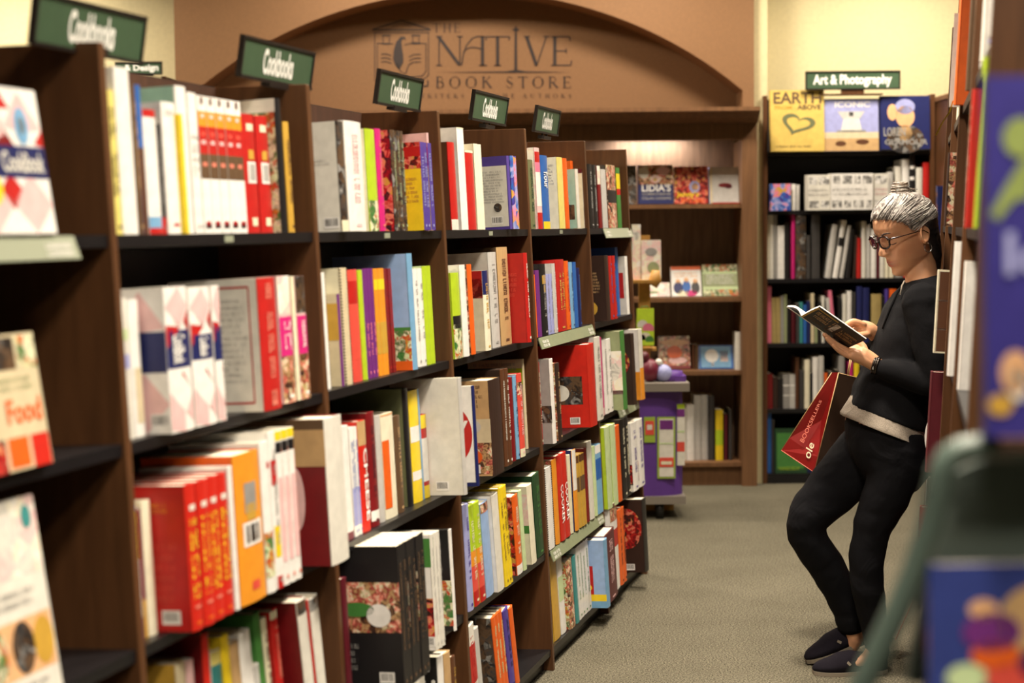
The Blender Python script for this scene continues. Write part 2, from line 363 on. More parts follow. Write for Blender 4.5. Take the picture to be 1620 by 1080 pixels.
def parse(line):
    tk = line.split(); xl, xr, yt = map(float, tk[:3]); col = tk[3]; o = {}
    for q in tk[4:]:
        if '=' not in q: o[q] = True; continue
        k, v = q.split('=', 1)
        if k in ('k', 'l', 'p', 'd', 'back', 'dz', 'gap'): o[k] = float(v)
        elif k == 'b': o['b'] = [(F(a.split(':')[0].split('~')[0]), F(a.split(':')[0].split('~')[1]), a.split(':')[1]) for a in v.split(',')]
        elif k in ('cp', 'sb'): o[k] = [tuple([F(z) for z in a.split(',')[:4]]+[a.split(',')[4]]) for a in v.split(';')]
        elif k == 'cl': o[k] = [tuple([F(z) for z in a.split(',')[:4]]+[a.split(',')[4], F(a.split(',')[5])]) for a in v.split(';')]
        elif k == 'ce': o[k] = [tuple([F(z) for z in a.split(',')[:4]]+[a.split(',')[4]]) for a in v.split(';')]
        elif k == 'ct': o[k] = [tuple([a.split(',')[0]]+[F(z) for z in a.split(',')[1:5]]+[a.split(',')[5]]) for a in v.split(';')]
        elif k == 'bc': o[k] = tuple(map(float, v.split(',')))
        elif k == 'CHECK': o['cpoly0'] = [([(.25, .98), (.5, .72), (.25, .5), (0, .72)], 'pale_pink'), ([(.75, .98), (1, .72), (.75, .7), (.5, .72)], 'pale_pink'), ([(.5, .98), (.62, .85), (.38, .85)], 'red'), ([(.5, .72), (.62, .6), (.38, .6)], 'dark_red'), ([(.0, .72), (.12, .6), (0, .55)], 'red'), ([(1, .72), (.88, .62), (1, .6)], 'red'), ([(.25, .42), (.5, .2), (.25, 0), (0, .2)], 'pale_pink'), ([(.75, .42), (1, .2), (.75, 0), (.5, .2)], 'pale_pink'), ([(.5, .42), (.64, .3), (.5, .16), (.36, .3)], 'red')]
        elif k == 'HEART': 
            ring = []
            for i in range(33):
                a_ = 2*math.pi*i/32; X_ = 16*math.sin(a_)**3/17; Y_ = (13*math.cos(a_)-5*math.cos(2*a_)-2*math.cos(3*a_)-math.cos(4*a_))/17
                c_, s_ = math.cos(.35), math.sin(.35); ring.append((X_*c_-Y_*s_*-1, Y_*c_-X_*s_))
            o['cpoly'] = [([(.5+.34*a_[0], .45+.2*a_[1]), (.5+.34*b_[0], .45+.2*b_[1]), (.5+.24*b_[0], .45+.13*b_[1]), (.5+.24*a_[0], .45+.13*a_[1])], 'olive') for a_, b_ in zip(ring, ring[1:])]
        elif k == 'TOWER': o['cpoly'] = [([(.25, .76), (.75, .76), (.66, .62), (.34, .62)], 'pale_grey'), ([(.36, .62), (.64, .62), (.7, .36), (.3, .36)], 'offwhite'), ([(.46, .75), (.54, .75), (.54, .67), (.46, .67)], 'dark_grey'), ([(.25, .4), (.75, .4), (.78, .36), (.22, .36)], 'grey')]
        elif k == 'BIRD': o['cpoly'] = [([(.02, .62), (.1, .72), (.16, .78), (.2, .78), (.17, .66), (.12, .66), (.05, .6)], 'moss')]; o['ct'] = [('low', .08, .45, .5, .57, 'lavender')]
        elif k == 'SPINECHECK': o['spoly'] = [([(.5, 1), (.98, .86), (.5, .72), (.02, .86)], 'pale_pink'), ([(.02, .74), (.5, .72), (.02, .58)], 'red'), ([(.98, .84), (.7, .76), (.98, .68)], 'red'), ([(.5, .42), (.98, .28), (.5, .40), (.5, .16)], 'red'), ([(.02, .28), (.5, .14), (.5, .0), (.02, .02)], 'pale_pink'), ([(.98, .24), (.98, .05), (.6, .14)], 'pale_pink')]
        elif k == 'FRAME': o['cpoly'] = [([(.06, .06), (.9, .06), (.9, .075), (.06, .075)], 'red'), ([(.06, .93), (.9, .93), (.9, .945), (.06, .945)], 'red'), ([(.89, .07), (.905, .07), (.905, .94), (.89, .94)], 'red')]
        elif k == 'DOTS': o['ce'] = [((i+.5*(j % 2))/7, j/9, .03, .022, 'white') for i in range(1, 7) for j in range(1, 9)]
        elif k in ('tr', 'tu'): o[k] = tuple(map(float, v.split(',')))
        else: o[k] = v
    return xl, xr, yt, col, o
ORD = ['first','second','third','fourth','fifth','sixth','seventh','eighth','ninth','tenth','eleventh','twelfth','thirteenth','fourteenth','fifteenth','sixteenth','seventeenth','eighteenth','nineteenth','twentieth','twenty-first','twenty-second','twenty-third','twenty-fourth','twenty-fifth','twenty-sixth','twenty-seventh','twenty-eighth','twenty-ninth','thirtieth','thirty-first','thirty-second','thirty-third','thirty-fourth','thirty-fifth']
BOOKROWS = {}
def fill_row(fr, v, text, where, group, kind='cookbook', cat='book', p0=-.028, dep0=.19, smin=None, smax=None, small=False):
    """text: one book (or k equal ones) a line, read from left to right in the photograph"""
    out = []; prev = smin if smin is not None else -99
    for line in text.strip().split('\n'):
        line = line.strip()
        if not line or line[0] == '#': continue
        xl, xr, yt, col, o = parse(line)
        p = p0+o.get('p', 0)/100; k = int(o.get('k', 1))
        hg = .25
        for _ in range(3):
            s0 = fr.s_of(xl, v+hg/2, p); s1 = fr.s_of(xr, v+hg/2, p)
            hg = fr.v_of(yt, s0, p)-v
        if s1 < s0: s0, s1 = s1, s0
        wd = max(.004, s1-s0)
        hg = max(.08, hg)
        if 'hmax' in o: hg = min(hg, float(o['hmax']))
        if not o.get('over'):
            if s0 < prev and not o.get('f') and prev > -50 and s0 < prev-.001:
                plo = max(p0-.03, p-.09)          # set the book deeper until it clears its neighbour
                for _ in range(14):
                    p -= .004
                    if p < plo: p = plo; break
                    s0 = fr.s_of(xl, v+hg/2, p)
                    if s0 >= prev: break
                s0 = fr.s_of(xl, v+hg/2, p); s1 = fr.s_of(xr, v+hg/2, p); wd = max(.004, s1-s0)
            if s0 < prev: s0 = prev
            s1 = s0+wd
            if smax is not None and s1 > smax: s1 = smax; s0 = max(prev, s1-wd); 
            if s1-s0 < .004: s1 = s0+.004
        prev = max(prev, s1+.0006)
        if o.get('f'):
            bk = o.get('back', 9); d = o.get('d', 2.2)/100
            M = book_matrix(fr, (s0+s1)/2, v, p, 0, True, bk)
            # local y runs along the width: start at the spine side
            wdt = s1-s0; M = M @ Matrix.Translation((0, -wdt/2, 0))
            name = o.get('name', kind); ob = make_book(name, M, d, hg/math.cos(R(bk)), wdt, col, o, small); out.append((ob, o, col, d, xl)); continue
        ww = (s1-s0)/k
        dep = o.get('d', dep0*100)/100
        for i in range(k):
            c = s0+ww*(i+.5); ln = o.get('l', 0)
            vv = v+abs(math.sin(R(ln)))*ww*.5
            jit = random.Random(int(c*1e5)).uniform(-.0018, .0018) if k > 1 else 0
            M = book_matrix(fr, c, vv, p+jit, ln)
            ob = make_book(o.get('name', kind), M, ww*.975, hg, dep, col, o, small)
            out.append((ob, o, col, ww, xl+(xr-xl)*i/k))
    out.sort(key=lambda e: e[4])
    for i, (ob, o, col, ww, _) in enumerate(out):
        cn = ' '.join(col.replace('ph_', '').split('_')) if col not in MATS else {'ph_food': 'food photo', 'ph_green': 'leafy photo', 'ph_dark': 'dark photo', 'ph_pale': 'pale photo', 'ph_blue': 'blue picture', 'ph_red': 'dark red photo', 'ph_bw': 'black and white'}[col]
        th = '' if o.get('f') else ('slim ' if ww < .014 else 'thick ' if ww > .034 else '')
        desc = o['n'].replace('_', ' ') if 'n' in o else th+cn
        lab = f"{desc} book, {ORD[i]} from left, {where}"
        tag(ob, lab, cat, group)
    BOOKROWS[where] = [e[0] for e in out]
    return out
# ------------------------------------------------------------ the room
def struct(mb, name): return tag(mb.build(name), kind='structure')
BWY = 9.98
def slab(name, x0, x1, y0, y1, z0, z1, m):
    mb = MB(); mb.box(x0, x1, y0, y1, z0, z1, (1, 1, 1), m); return struct(mb, name)
slab('floor', -6, 6, -1.5, BWY+.2, -.1, 0, 'carpet')
slab('ceiling', -6, 6, -1.5, BWY+.2, CEIL, CEIL+.1, 'ceiling_paint')
slab('wall_back', -6, 6, BWY, BWY+.2, 0, CEIL, 'cream_wall')
slab('wall_left', -6.15, -6, -1.5, BWY+.2, 0, CEIL, 'cream_wall')
slab('wall_right', 6, 6.15, -1.5, BWY+.2, 0, CEIL, 'cream_wall')

# the arched wall feature with the built-in display bookcase
FY = 9.62                                    # its front plane
def wx(px, py=300, Y=FY): return at(px, py, Y).x
def wz(py, px=735, Y=FY): return at(px, py, Y).z
xL, xR = wx(276, 60), wx(1193, 60)
aL, aR = wx(300, 150), wx(1175, 150)
zSpring = wz(143, 1175); zTop = wz(-14); zL = wz(172, 735)
mb = MB(); cx = (aL+aR)/2; half = (aR-aL)/2; sag = zTop-zSpring; rad = (half*half+sag*sag)/(2*sag)
arc = [(cx+half*math.cos(math.pi*(1-i/40)), 0) for i in range(41)]
arc = []
for i in range(41):
    x = aL+(aR-aL)*i/40; arc.append((x, zTop-rad+math.sqrt(rad*rad-(x-cx)**2)))
# front panel: strips above the arc plus two side strips
D0, D1 = FY, FY+.055
for i in range(40):
    (x0, z0), (x1, z1) = arc[i], arc[i+1]
    mb.hexa([(x0, D0, z0), (x1, D0, z1), (x1, BWY, z1), (x0, BWY, z0), (x0, D0, CEIL), (x1, D0, CEIL), (x1, BWY, CEIL), (x0, BWY, CEIL)], (1, 1, 1), 'panel_arch')
mb.box(xL, aL, D0, BWY, zL-.01, CEIL, (1, 1, 1), 'panel_arch'); mb.box(aR, xR, D0, BWY, zL-.01, CEIL, (1, 1, 1), 'panel_arch')
arch = struct(mb, 'trim_1')
mb = MB(); RY = FY+.28
mb.box(aL-.02, aR+.02, RY, RY+.03, zL-.02, zTop+.05, (1, 1, 1), 'panel_arch'); recess = struct(mb, 'trim_2')
# cream pilaster edge beside the arch
slab('trim_3', xR+.005, xR+.085, FY+.06, BWY, 0, CEIL, 'cream_wall')

# lettering painted on the recessed panel: drawn with thick and thin strokes
LET = {'T': (.9, [('h', 0, 1, 1, .3), ('v', .5, 0, 1, 1), ('s', .5, 0)]),}
def stroke(mb, p, q, w0, w1, fn, lay=0):
    (x0, y0), (x1, y1) = p, q; dx, dy = x1-x0, y1-y0; l = math.hypot(dx, dy) or 1; nx, ny = -dy/l, dx/l
    mb.face([fn(x0+nx*w0/2, y0+ny*w0/2, lay), fn(x0-nx*w0/2, y0-ny*w0/2, lay), fn(x1-nx*w1/2, y1-ny*w1/2, lay), fn(x1+nx*w1/2, y1+ny*w1/2, lay)], (1, 1, 1), 'logo_ink')
def poly(mb, pts, w, fn):
    for a, b in zip(pts, pts[1:]): stroke(mb, a, b, w, w, fn)
def arcp(cx, cy, rx, ry, a0, a1, n=14): return [(cx+rx*math.cos(R(a0+(a1-a0)*i/n)), cy+ry*math.sin(R(a0+(a1-a0)*i/n))) for i in range(n+1)]
TK, TN = .13, .045
GL = {  # letter: (width, [(kind, ...)])
 'T': (.8, [('l', (.4, 0), (.4, 1), TK), ('l', (0, .98), (.8, .98), TN), ('l', (.0, .98), (.02, .86), TN), ('l', (.8, .98), (.78, .86), TN), ('l', (.28, .015), (.52, .015), TN)]),
 'H': (.85, [('l', (.12, 0), (.12, 1), TK), ('l', (.73, 0), (.73, 1), TK), ('l', (.12, .5), (.73, .5), TN)]+[('l', (a-.12, b), (a+.12, b), TN) for a in (.12, .73) for b in (.015, .985)]),
 'E': (.68, [('l', (.12, 0), (.12, 1), TK), ('l', (0, .98), (.62, .98), TN), ('l', (0, .02), (.66, .02), TN), ('l', (.12, .5), (.5, .5), TN), ('l', (.62, .98), (.63, .84), TN), ('l', (.66, .02), (.68, .18), TN), ('l', (.5, .58), (.5, .42), TN)]),
 'N': (.9, [('l', (.1, 0), (.1, 1), TN), ('l', (.08, .98), (.78, .03), TK), ('l', (.8, 0), (.8, 1), TN), ('l', (0, .985), (.2, .985), TN), ('l', (0, .015), (.2, .015), TN), ('l', (.7, .985), (.9, .985), TN)]),
 'A': (.85, [('p', [(0, 0), (.05, .35), (.16, .68), (.36, .93), (.52, .985)], TN), ('l', (.7, 0), (.7, 1), TK), ('l', (.5, .985), (.78, .985), TN), ('p', arcp(.4, .42, .34, .2, 175, 40), TN), ('l', (.58, .015), (.85, .015), TN)]),
 'a': (.9, [('l', (.08, 0), (.45, 1), TN), ('l', (.45, 1), (.82, 0), TK), ('l', (.2, .34), (.7, .34), TN), ('l', (0, .015), (.18, .015), TN), ('l', (.7, .015), (.95, .015), TN)]),
 'V': (.85, [('l', (.08, 1), (.42, 0), TK), ('l', (.42, 0), (.76, 1), TN), ('l', (0, .985), (.2, .985), TN), ('l', (.66, .985), (.86, .985), TN)]),
 'I': (.3, [('l', (.15, 0), (.15, 1), TK), ('l', (.03, .985), (.27, .985), TN), ('l', (.03, .015), (.27, .015), TN)]),
 'B': (.7, [('l', (.12, 0), (.12, 1), TK), ('p', [(0, .98)]+arcp(.35, .76, .2, .22, 90, -90)+[(.12, .54)], TN), ('p', [(.12, .54)]+arcp(.38, .28, .26, .26, 90, -90)+[(0, .02)], TN), ('p', arcp(.38, .28, .25, .24, 60, -60), TK*.8)]),
 'O': (.95, [('p', arcp(.47, .5, .43, .49, 0, 360, 28), TN), ('p', arcp(.47, .5, .42, .46, 140, 220), TK), ('p', arcp(.47, .5, .42, .46, -40, 40), TK)]),
 'K': (.85, [('l', (.12, 0), (.12, 1), TK), ('l', (.12, .45), (.66, .98), TN), ('l', (.32, .62), (.78, .02), TK), ('l', (0, .015), (.24, .015), TN), ('l', (0, .985), (.24, .985), TN), ('l', (.66, .015), (.88, .015), TN), ('l', (.55, .985), (.75, .985), TN)]),
 'S': (.6, [('p', arcp(.3, .74, .22, .24, 20, 200)+arcp(.3, .27, .25, .26, 110, -160)[0:1], TN), ('p', [(.1, .66), (.18, .56), (.42, .44), (.52, .34)], TK), ('p', arcp(.28, .27, .26, .26, 20, -170), TN)]),
 'R': (.8, [('l', (.12, 0), (.12, 1), TK), ('p', [(0, .98)]+arcp(.36, .74, .24, .24, 90, -90)+[(.12, .5)], TN), ('l', (.34, .5), (.76, .02), TK), ('l', (0, .015), (.24, .015), TN), ('l', (.68, .015), (.85, .015), TN)]),
 'W': (1.2, [('l', (.08, 1), (.36, 0), TK), ('l', (.36, 0), (.6, .95), TN), ('l', (.6, .95), (.86, 0), TK), ('l', (.86, 0), (1.1, 1), TN), ('l', (0, .985), (.2, .985), TN), ('l', (1., .985), (1.2, .985), TN)]),
 'C': (.8, [('p', arcp(.45, .5, .42, .49, 45, 315, 20), TN), ('p', arcp(.45, .5, .4, .46, 140, 220), TK)]),
 'M': (1.05, [('l', (.12, 0), (.16, 1), TN), ('l', (.16, 1), (.5, .05), TK), ('l', (.5, .05), (.86, 1), TN), ('l', (.86, 1), (.92, 0), TK), ('l', (0, .015), (.24, .015), TN), ('l', (.8, .015), (1.04, .015), TN)]),
 'U': (.85, [('p', [(.14, 1)]+arcp(.42, .3, .28, .29, 180, 360)+[(.7, 1)], TN), ('l', (.14, 1), (.14, .3), TK), ('l', (.02, .985), (.26, .985), TN), ('l', (.6, .985), (.82, .985), TN)]),
}
def write(mb, text, x0, x1, y0, y1, fn, wscale=1):
    """stroke lettering in panel pixel coordinates (y down), spread from x0 to x1"""
    H = y1-y0; ws = [GL[c][0] if c != ' ' else .5 for c in text]; tot = sum(ws)*H
    gap = ((x1-x0)-tot)/(len(text)-1); x = x0
    for c, wd in zip(text, ws):
        if c != ' ':
            for st in GL[c][1]:
                T = lambda q: (x+q[0]*H, y1-q[1]*H)
                if st[0] == 'l': stroke(mb, T(st[1]), T(st[2]), st[3]*H*wscale, st[3]*H*wscale, fn)
                else: poly(mb, [T(q) for q in st[1]], st[2]*H*wscale, fn)
        x += wd*H+gap
def panelfn(a, b, lay=0):
    P = at(a, b, RY-.004); return (P.x, P.y, P.z)
mb = MB(); wr = write
wr(mb, 'THE', 685, 728, 37, 51, panelfn, .8)
wr(mb, 'NAT', 690, 806, 57, 104, panelfn, .8); wr(mb, 'VE', 829, 904, 57, 104, panelfn, .8)
stroke(mb, (816, 53), (816, 112), 3.2, 4.6, panelfn)
mb.face([panelfn(*q) for q in ((816, 40), (818, 45), (822, 47), (818, 49), (816, 55), (814, 49), (810, 47), (814, 45))], (1, 1, 1), 'logo_ink')
mb.face([panelfn(*q) for q in ((690, 114.3), (800, 112.8), (816, 110), (832, 112.8), (903, 114.3), (816, 115))], (1, 1, 1), 'logo_ink')
wr(mb, 'BOOK', 690, 778, 121, 139, panelfn); wr(mb, 'STORE', 801, 903, 121, 139, panelfn)
wr(mb, 'WRITERS', 663, 734, 148, 155, panelfn); wr(mb, 'BECOME', 747, 814, 148, 155, panelfn); wr(mb, 'aUTHORS', 827, 904, 148, 155, panelfn)
tag(mb.build('wall_lettering', None), 'dark serif store name lettering on the recessed brown arch panel', 'lettering')
mb = MB(); W2 = 1.1
P = lambda pts, w=W2: poly(mb, pts, w, panelfn)
P([(591, 46), (635, 32), (680, 46)], 1.4); P([(589, 47), (681, 47)], 2); P([(597, 44), (635, 35), (672, 44)], .8); P([(620, 42), (635, 38), (650, 42)], .8); P([(591, 51.5), (679, 51.5)], 1.2)
P([(593, 52), (593, 128)]); P([(597, 68), (597, 120)]); P([(678, 52), (678, 120)]); P([(674, 68), (674, 112), (668, 120), (650, 122)]); P([(678, 118), (672, 124), (650, 126)])
for c in (611, 658):
    P([(c-7, 56), (c+7, 56)], 2); P([(c-5, 58), (c-5, 68)], 1.2); P([(c+5, 58), (c+5, 68)], 1.2); P([(c-7, 69), (c+7, 69)], 1.6)
P([(597, 68), (612, 70), (622, 69)]); P([(640, 71), (655, 67), (673, 69)])
for i in range(3):
    P([(603, 86+i*6), (611, 85+i*6), (619, 88+i*6)], 1.3); P([(647, 90+i*6), (655, 86+i*6), (666, 86+i*6)], 1.3)
mb.mesh([panelfn(*q) for q in ((634, 58), (640, 58), (642, 63), (637, 61), (635, 66), (636, 76), (638, 88), (638, 98), (634, 106), (631, 110), (626, 104), (622, 94), (623, 80), (627, 66))], [tuple(range(14))], (1, 1, 1), 'logo_ink')
P([(626, 72), (628, 100), (633, 112), (640, 117), (643, 114), (646, 103), (652, 99)], 1.2)
P([(664, 130), (664, 136), (677, 136), (677, 127)], 2)
tag(mb.build('wall_emblem', None), 'dark line emblem of book, quill and temple front beside the wall lettering', 'emblem')

# built-in display bookcase below the arch
CY = FY-.16                                  # cornice front
g = empty('display_bookcase', ((xL+xR)/2, FY, 0)); tag(g, 'brown built-in display bookcase with cornice below the arch on the back wall', 'bookcase')
O = Vector(((xL+xR)/2, FY, 0))
def part(name, parent, m, *boxes, org=O):
    mb = MB()
    for b in boxes:
        mb.box(b[0]-org.x, b[1]-org.x, b[2]-org.y, b[3]-org.y, b[4]-org.z, b[5]-org.z, (1, 1, 1), m)
    return mb.build(name, parent)
zc0 = wz(181, 735, CY); zc1 = wz(173, 735, CY)
mb = MB(); x0, x1 = xL-.02, wx(1203, 175, CY)
prof = [(CY-FY, zc1), (CY-FY, zc1-.022), (CY-FY+.02, zc1-.032), (CY-FY+.06, zc1-.06), (CY-FY+.11, zc1-.085), (.24, zc1-.085), (.24, zc1)]
mb.prism(prof, 0, x0-O.x, x1-O.x, (1, 1, 1), 'wood_back'); mb.build('cornice', g)
zh0 = wz(223, 1000, FY-.03); sx0, sx1 = wx(1172, 400), wx(1196, 400)
part('header', g, 'wood_back', (xL, sx1, FY-.04, FY, zh0, zc1-.086))
part('stile', g, 'wood_back', (sx0, sx1, FY-.05, BWY-.03, .0, zh0)); part('stile', g, 'wood_back', (xL, xL+.09, FY-.05, BWY-.03, 0, zh0)); 
ms = wx(700, 400); part('stile', g, 'wood_back', (ms-.05, ms+.05, FY-.05, BWY-.03, 0, zh0))
part('back_board', g, 'display_back', (xL+.09, sx0, BWY-.05, BWY-.01, .0, zh0+.1))
RZ = []
for nm, py, mm in (('shelf', 326, 'wood_back'), ('shelf', 474, 'wood_back'), ('shelf', 590, 'wood_back'), ('shelf', 735, 'wood_back')):
    z = wz(py, 1100, FY-.03); RZ.append(z+.012)
    part('shelf', g, mm, (ms+.051, sx0-.001, FY-.03, BWY-.051, z-.012, z+.012)); part('shelf', g, mm, (xL+.091, ms-.051, FY-.03, BWY-.051, z-.012, z+.012))
part('kick_board', g, 'wood_back', (xL+.09, sx0, FY+.0, FY+.02, 0, RZ[3]-.025))
area('display_lamp', ((wx(1035)), FY+.22, zh0+.04), .4, 4.5, (1, .92, .84), sy=.04)

# ------------------------------------------------------------ left run of cookbook bookcases
TH = .27705; HT = 1.834; SL = .04676
d = Vector((math.sin(TH), math.cos(TH), 0)); nn = Vector((math.cos(TH), -math.sin(TH), 0))
a = math.atan(SL); upv = (Vector((0, 0, 1))*math.cos(a) - nn*math.sin(a)).normalized(); npv = (nn*math.cos(a)+Vector((0, 0, 1))*math.sin(a)).normalized()
base0 = Vector((-.7119, 2.9366, 0)) + nn*(SL*HT)
LF = Frame(base0, d, npv, upv); LF.flip = False
VTOP = HT/upv.z
SEDGE = [LF.s_of(px, VTOP, 0) for px in (165, 490, 695, 832, 926, 991)]
SEDGE = [SEDGE[0]-.93]+SEDGE
VROW = [z/upv.z for z in (1.50, 1.132, .766, .405, .075)]
BAYN = ['nearest', 'second', 'third', 'fourth', 'fifth', 'farthest']
DT, PT = .245, .022
def world_poly(s, off, z):   # off: aisle-ward from the top front line, horizontally
    q = base0 + d*s + nn*(off-SL*HT); return Vector((q.x, q.y, z))
for k in range(6):
    s0, s1 = SEDGE[k], SEDGE[k+1]
    c = world_poly((s0+s1)/2, -DT/2, 0); M = Matrix(((d.x, -nn.x, 0, c.x), (d.y, -nn.y, 0, c.y), (0, 0, 1, 0), (0, 0, 0, 1)))
    e = empty('bookcase', M=M); tag(e, f'brown wooden bookcase of cookbooks with black shelves, {BAYN[k]} of the six in the left row', 'bookcase', 'cookbook bookcases in the left row')
    hl = (s1-s0)/2
    X0 = -hl+.001; X1 = hl
    yb = DT/2; yf = -DT/2; yb2 = -DT/2-SL*HT        # local y: +back
    # side panels: own right upright; the first one also its left
    def side(xa, xb):
        mb = MB(); mb.prism([(yb, 0), (yb2, 0), (yf, HT), (yb, HT)], 0, xa, xb, (1, 1, 1), 'wood'); ob = mb.build('side_panel', e, bevel=.002); return ob
    side(X1-PT, X1)
    if k == 0: side(X0, X0+PT)
    xi0 = X0+(PT if k == 0 else 0)+.0005; xi1 = X1-PT-.0005
    mb = MB(); mb.box(xi0, xi1, yb-.018, yb-.001, .06, HT, (1, 1, 1), 'black_panel'); mb.build('back_panel', e)
    mb = MB(); mb.box(xi0, xi1, yb-.02, yb-.001+.0, HT-.12, HT-.002, (1, 1, 1), 'wood_dark'); mb.build('top_rail', e)
    mb = MB(); mb.prism([(yb-.02, 0), (yb2+.035, 0), (yb2+.03, .05), (yb-.02, .05)], 0, xi0, xi1, (1, 1, 1), 'black_shelf'); mb.build('kick_board', e)
    for r, v in enumerate(VROW):
        z = v*upv.z; fo = SL*(HT-z)                       # front line
        f = -DT/2-fo+.006; t = .022
        zf = z+.006*0; sl2 = SL
        # tilted slab: front edge raised
        yy0, yy1 = f, yb-.021
        rise = lambda y: z+(-(DT/2)-fo-y)*SL*1.0
        P8 = []
        for zt in (-t-.001, -.001):
            P8 += [(xi0, yy0, rise(yy0)+zt), (xi1, yy0, rise(yy0)+zt), (xi1, yy1, rise(yy1)+zt), (xi0, yy1, rise(yy1)+zt)]
        mb = MB(); mb.hexa(P8, (1, 1, 1), 'black_shelf'); sh = mb.build('shelf', e)
        if k in (1, 2, 3, 4) and r == 0:
            mb = MB(); mb.box(-.02, .02, yy0-.0015, yy0-.0002, rise(yy0)-.019, rise(yy0)-.006, (1, 1, 1), 'label_pale'); mb.build('shelf_tag', sh)
        if (k, r) in ((0, 0), (4, 1), (4, 3), (5, 0), (5, 2)):
            mb = MB(); xa, xb = ((-hl+.03, hl-.14) if k == 0 else (-hl+.03, hl-.03) if k == 4 else (-hl+.25, hl+.02) if r == 0 else (-.05, hl-.03))
            zz = rise(yy0); m_ = 'label_pale' if r == 0 else 'label_strip'
            mb.mesh([(xa, yy0-.002, zz-.002), (xb, yy0-.002, zz-.002), (xb, yy0-.016, zz-.040), (xa, yy0-.016, zz-.040), (xa, yy0-.0005, zz-.008), (xb, yy0-.0005, zz-.008), (xb, yy0-.013, zz-.041), (xa, yy0-.013, zz-.041)],
                    [(3, 2, 1, 0), (4, 5, 6, 7), (0, 1, 5, 4), (2, 3, 7, 6), (1, 2, 6, 5), (3, 0, 4, 7)], (1, 1, 1), m_)
            for q in ((xa+.02, xa+.11), (xb-.10, xb-.02)):
                for j in range(2): pseudo_line(mb, lambda u, v_, l: (u, yy0-.0042-(1-v_)*.0130-.0004, zz-.004-(1-v_)*.036), q[0], q[1], .5-.35*j, .75-.35*j, L['white'], 1, random.Random(k*9+r), cw=.09)
            mb.build('label_holder', sh)

# signs clipped above the cookbook bookcases
def sign_on_run(pxl, pxr, pyb, hgt, lab, text, cab):
    off = -.05; 
    n_ = 'aisle'
    zb = None
    # find z at left bottom pixel on the vertical plane offset from the run
    VF = Frame(base0 - nn*(SL*HT-off), d, nn, Vector((0, 0, 1)))
    s0 = VF.s_of(pxl, 1.86, 0)
    for _ in range(3):
        zb = VF.v_of(pyb, s0, 0); s0 = VF.s_of(pxl, zb+hgt/2, 0)
    s1 = VF.s_of(pxr, zb+hgt/2, 0)
    c = VF.P((s0+s1)/2, 0, 0); hw = (s1-s0)/2
    tl = R(-9)
    M = Matrix(((d.x, -nn.x, 0, c.x), (d.y, -nn.y, 0, c.y), (0, 0, 1, zb), (0, 0, 0, 1))) @ Matrix.Rotation(-tl, 4, 'X')
    e = empty('shelf_sign', M=M); tag(e, lab, 'sign', 'green signs above the cookbook bookcases')
    mb = MB(); mb.box(-hw+.006, hw-.006, -.003, .003, .006, hgt-.006, (1, 1, 1), 'sign_green'); p_ = mb.build('sign_panel', e)
    mb = MB(); mb.box(-hw, hw, -.006, .006, hgt-.007, hgt, (1, 1, 1), 'sign_frame'); mb.box(-hw, hw, -.008, .006, 0, .007, (1, 1, 1), 'sign_frame')
    mb.box(-hw, -hw+.007, -.006, .006, .007, hgt-.007, (1, 1, 1), 'sign_frame'); mb.box(hw-.007, hw, -.006, .006, .007, hgt-.007, (1, 1, 1), 'sign_frame'); mb.build('frame', e)
    mb = MB(); tw = hw*.42 
    put_text(mb, text, lambda a_, b_: (-tw+2*tw*a_+hw*.0, -.0036, hgt*.17+hgt*.64*b_), (1, 1, 1), 'letter', .035); mb.build('lettering', e)
    mb = MB(); zz = HT-zb
    for q in (-.03, .03): mb.box(q-.003, q+.003, -.001, .004, zz-.01, .004, (1, 1, 1), 'sign_frame')
    mb.box(-.05, .05, -.012, .012, zz-.012, zz+.0, (1, 1, 1), 'sign_frame')
    mb.build('stand', e)
sign_on_run(46, 220, 70, .090, 'large blurred green sign above the nearest bookcase, white Cookbooks lettering', 'Cookbooks', 0)
sign_on_run(375, 488, 121, .090, 'green Cookbooks sign above the second bookcase from the left edge', 'Cookbooks', 1)
sign_on_run(592, 661, 164, .092, 'green Cookbooks sign above the third bookcase, overlapping the wall emblem', 'Cookbooks', 2)
sign_on_run(743, 797, 189, .094, 'green Cookbooks sign above the fourth bookcase, below the wall lettering', 'Cookbooks', 3)
sign_on_run(843, 880, 208, .094, 'smallest green Cookbooks sign, standing above the fifth bookcase', 'Cookbooks', 4)
# ------------------------------------------------------------ cookbooks, row by row (pixel left, right, top of each spine)
ROWS = {}
ROWS[0, 0] = '''
-60 66 128 white f back=6 p=1 d=4 n=red_and_white_checked_face-out cp=0,.38,1,.6,navy;0,0,.22,.12,dark_red;.1,.66,.5,.78,pale_pink cpoly=1 ct=CookBook,.42,.42,.96,.56,offwhite ce=.74,.74,.09,.13,light_blue;.22,.3,.16,.12,yellow;.74,.74,.04,.06,gold'''
ROWS[0, 1] = '''
-60 64 540 beige f back=6 p=2 d=3 n=face-out_food_photo_tiles cp=0,.74,.3,.98,ph_food;.33,.74,.72,.98,ph_dark;.75,.74,.99,.98,ph_green;0,.0,.42,.24,ph_red;.46,.02,.72,.24,orange;.76,0,.99,.24,bright_red ct=Food,.5,.34,.95,.52,orange cl=.3,.56,.95,.68,sage,2'''
ROWS[0, 2] = '''
-60 77 822 offwhite f back=6 p=2 d=3 n=white_face-out_spices_cover cp=0,.62,1,1,ph_pale;0,.14,.98,.42,peach ce=.62,.28,.13,.13,ph_dark;.86,.28,.12,.12,gold;.3,.28,.14,.13,ph_green;.88,.9,.06,.06,teal cl=.2,.46,.9,.56,grey,2;.2,.03,.9,.1,grey,2'''
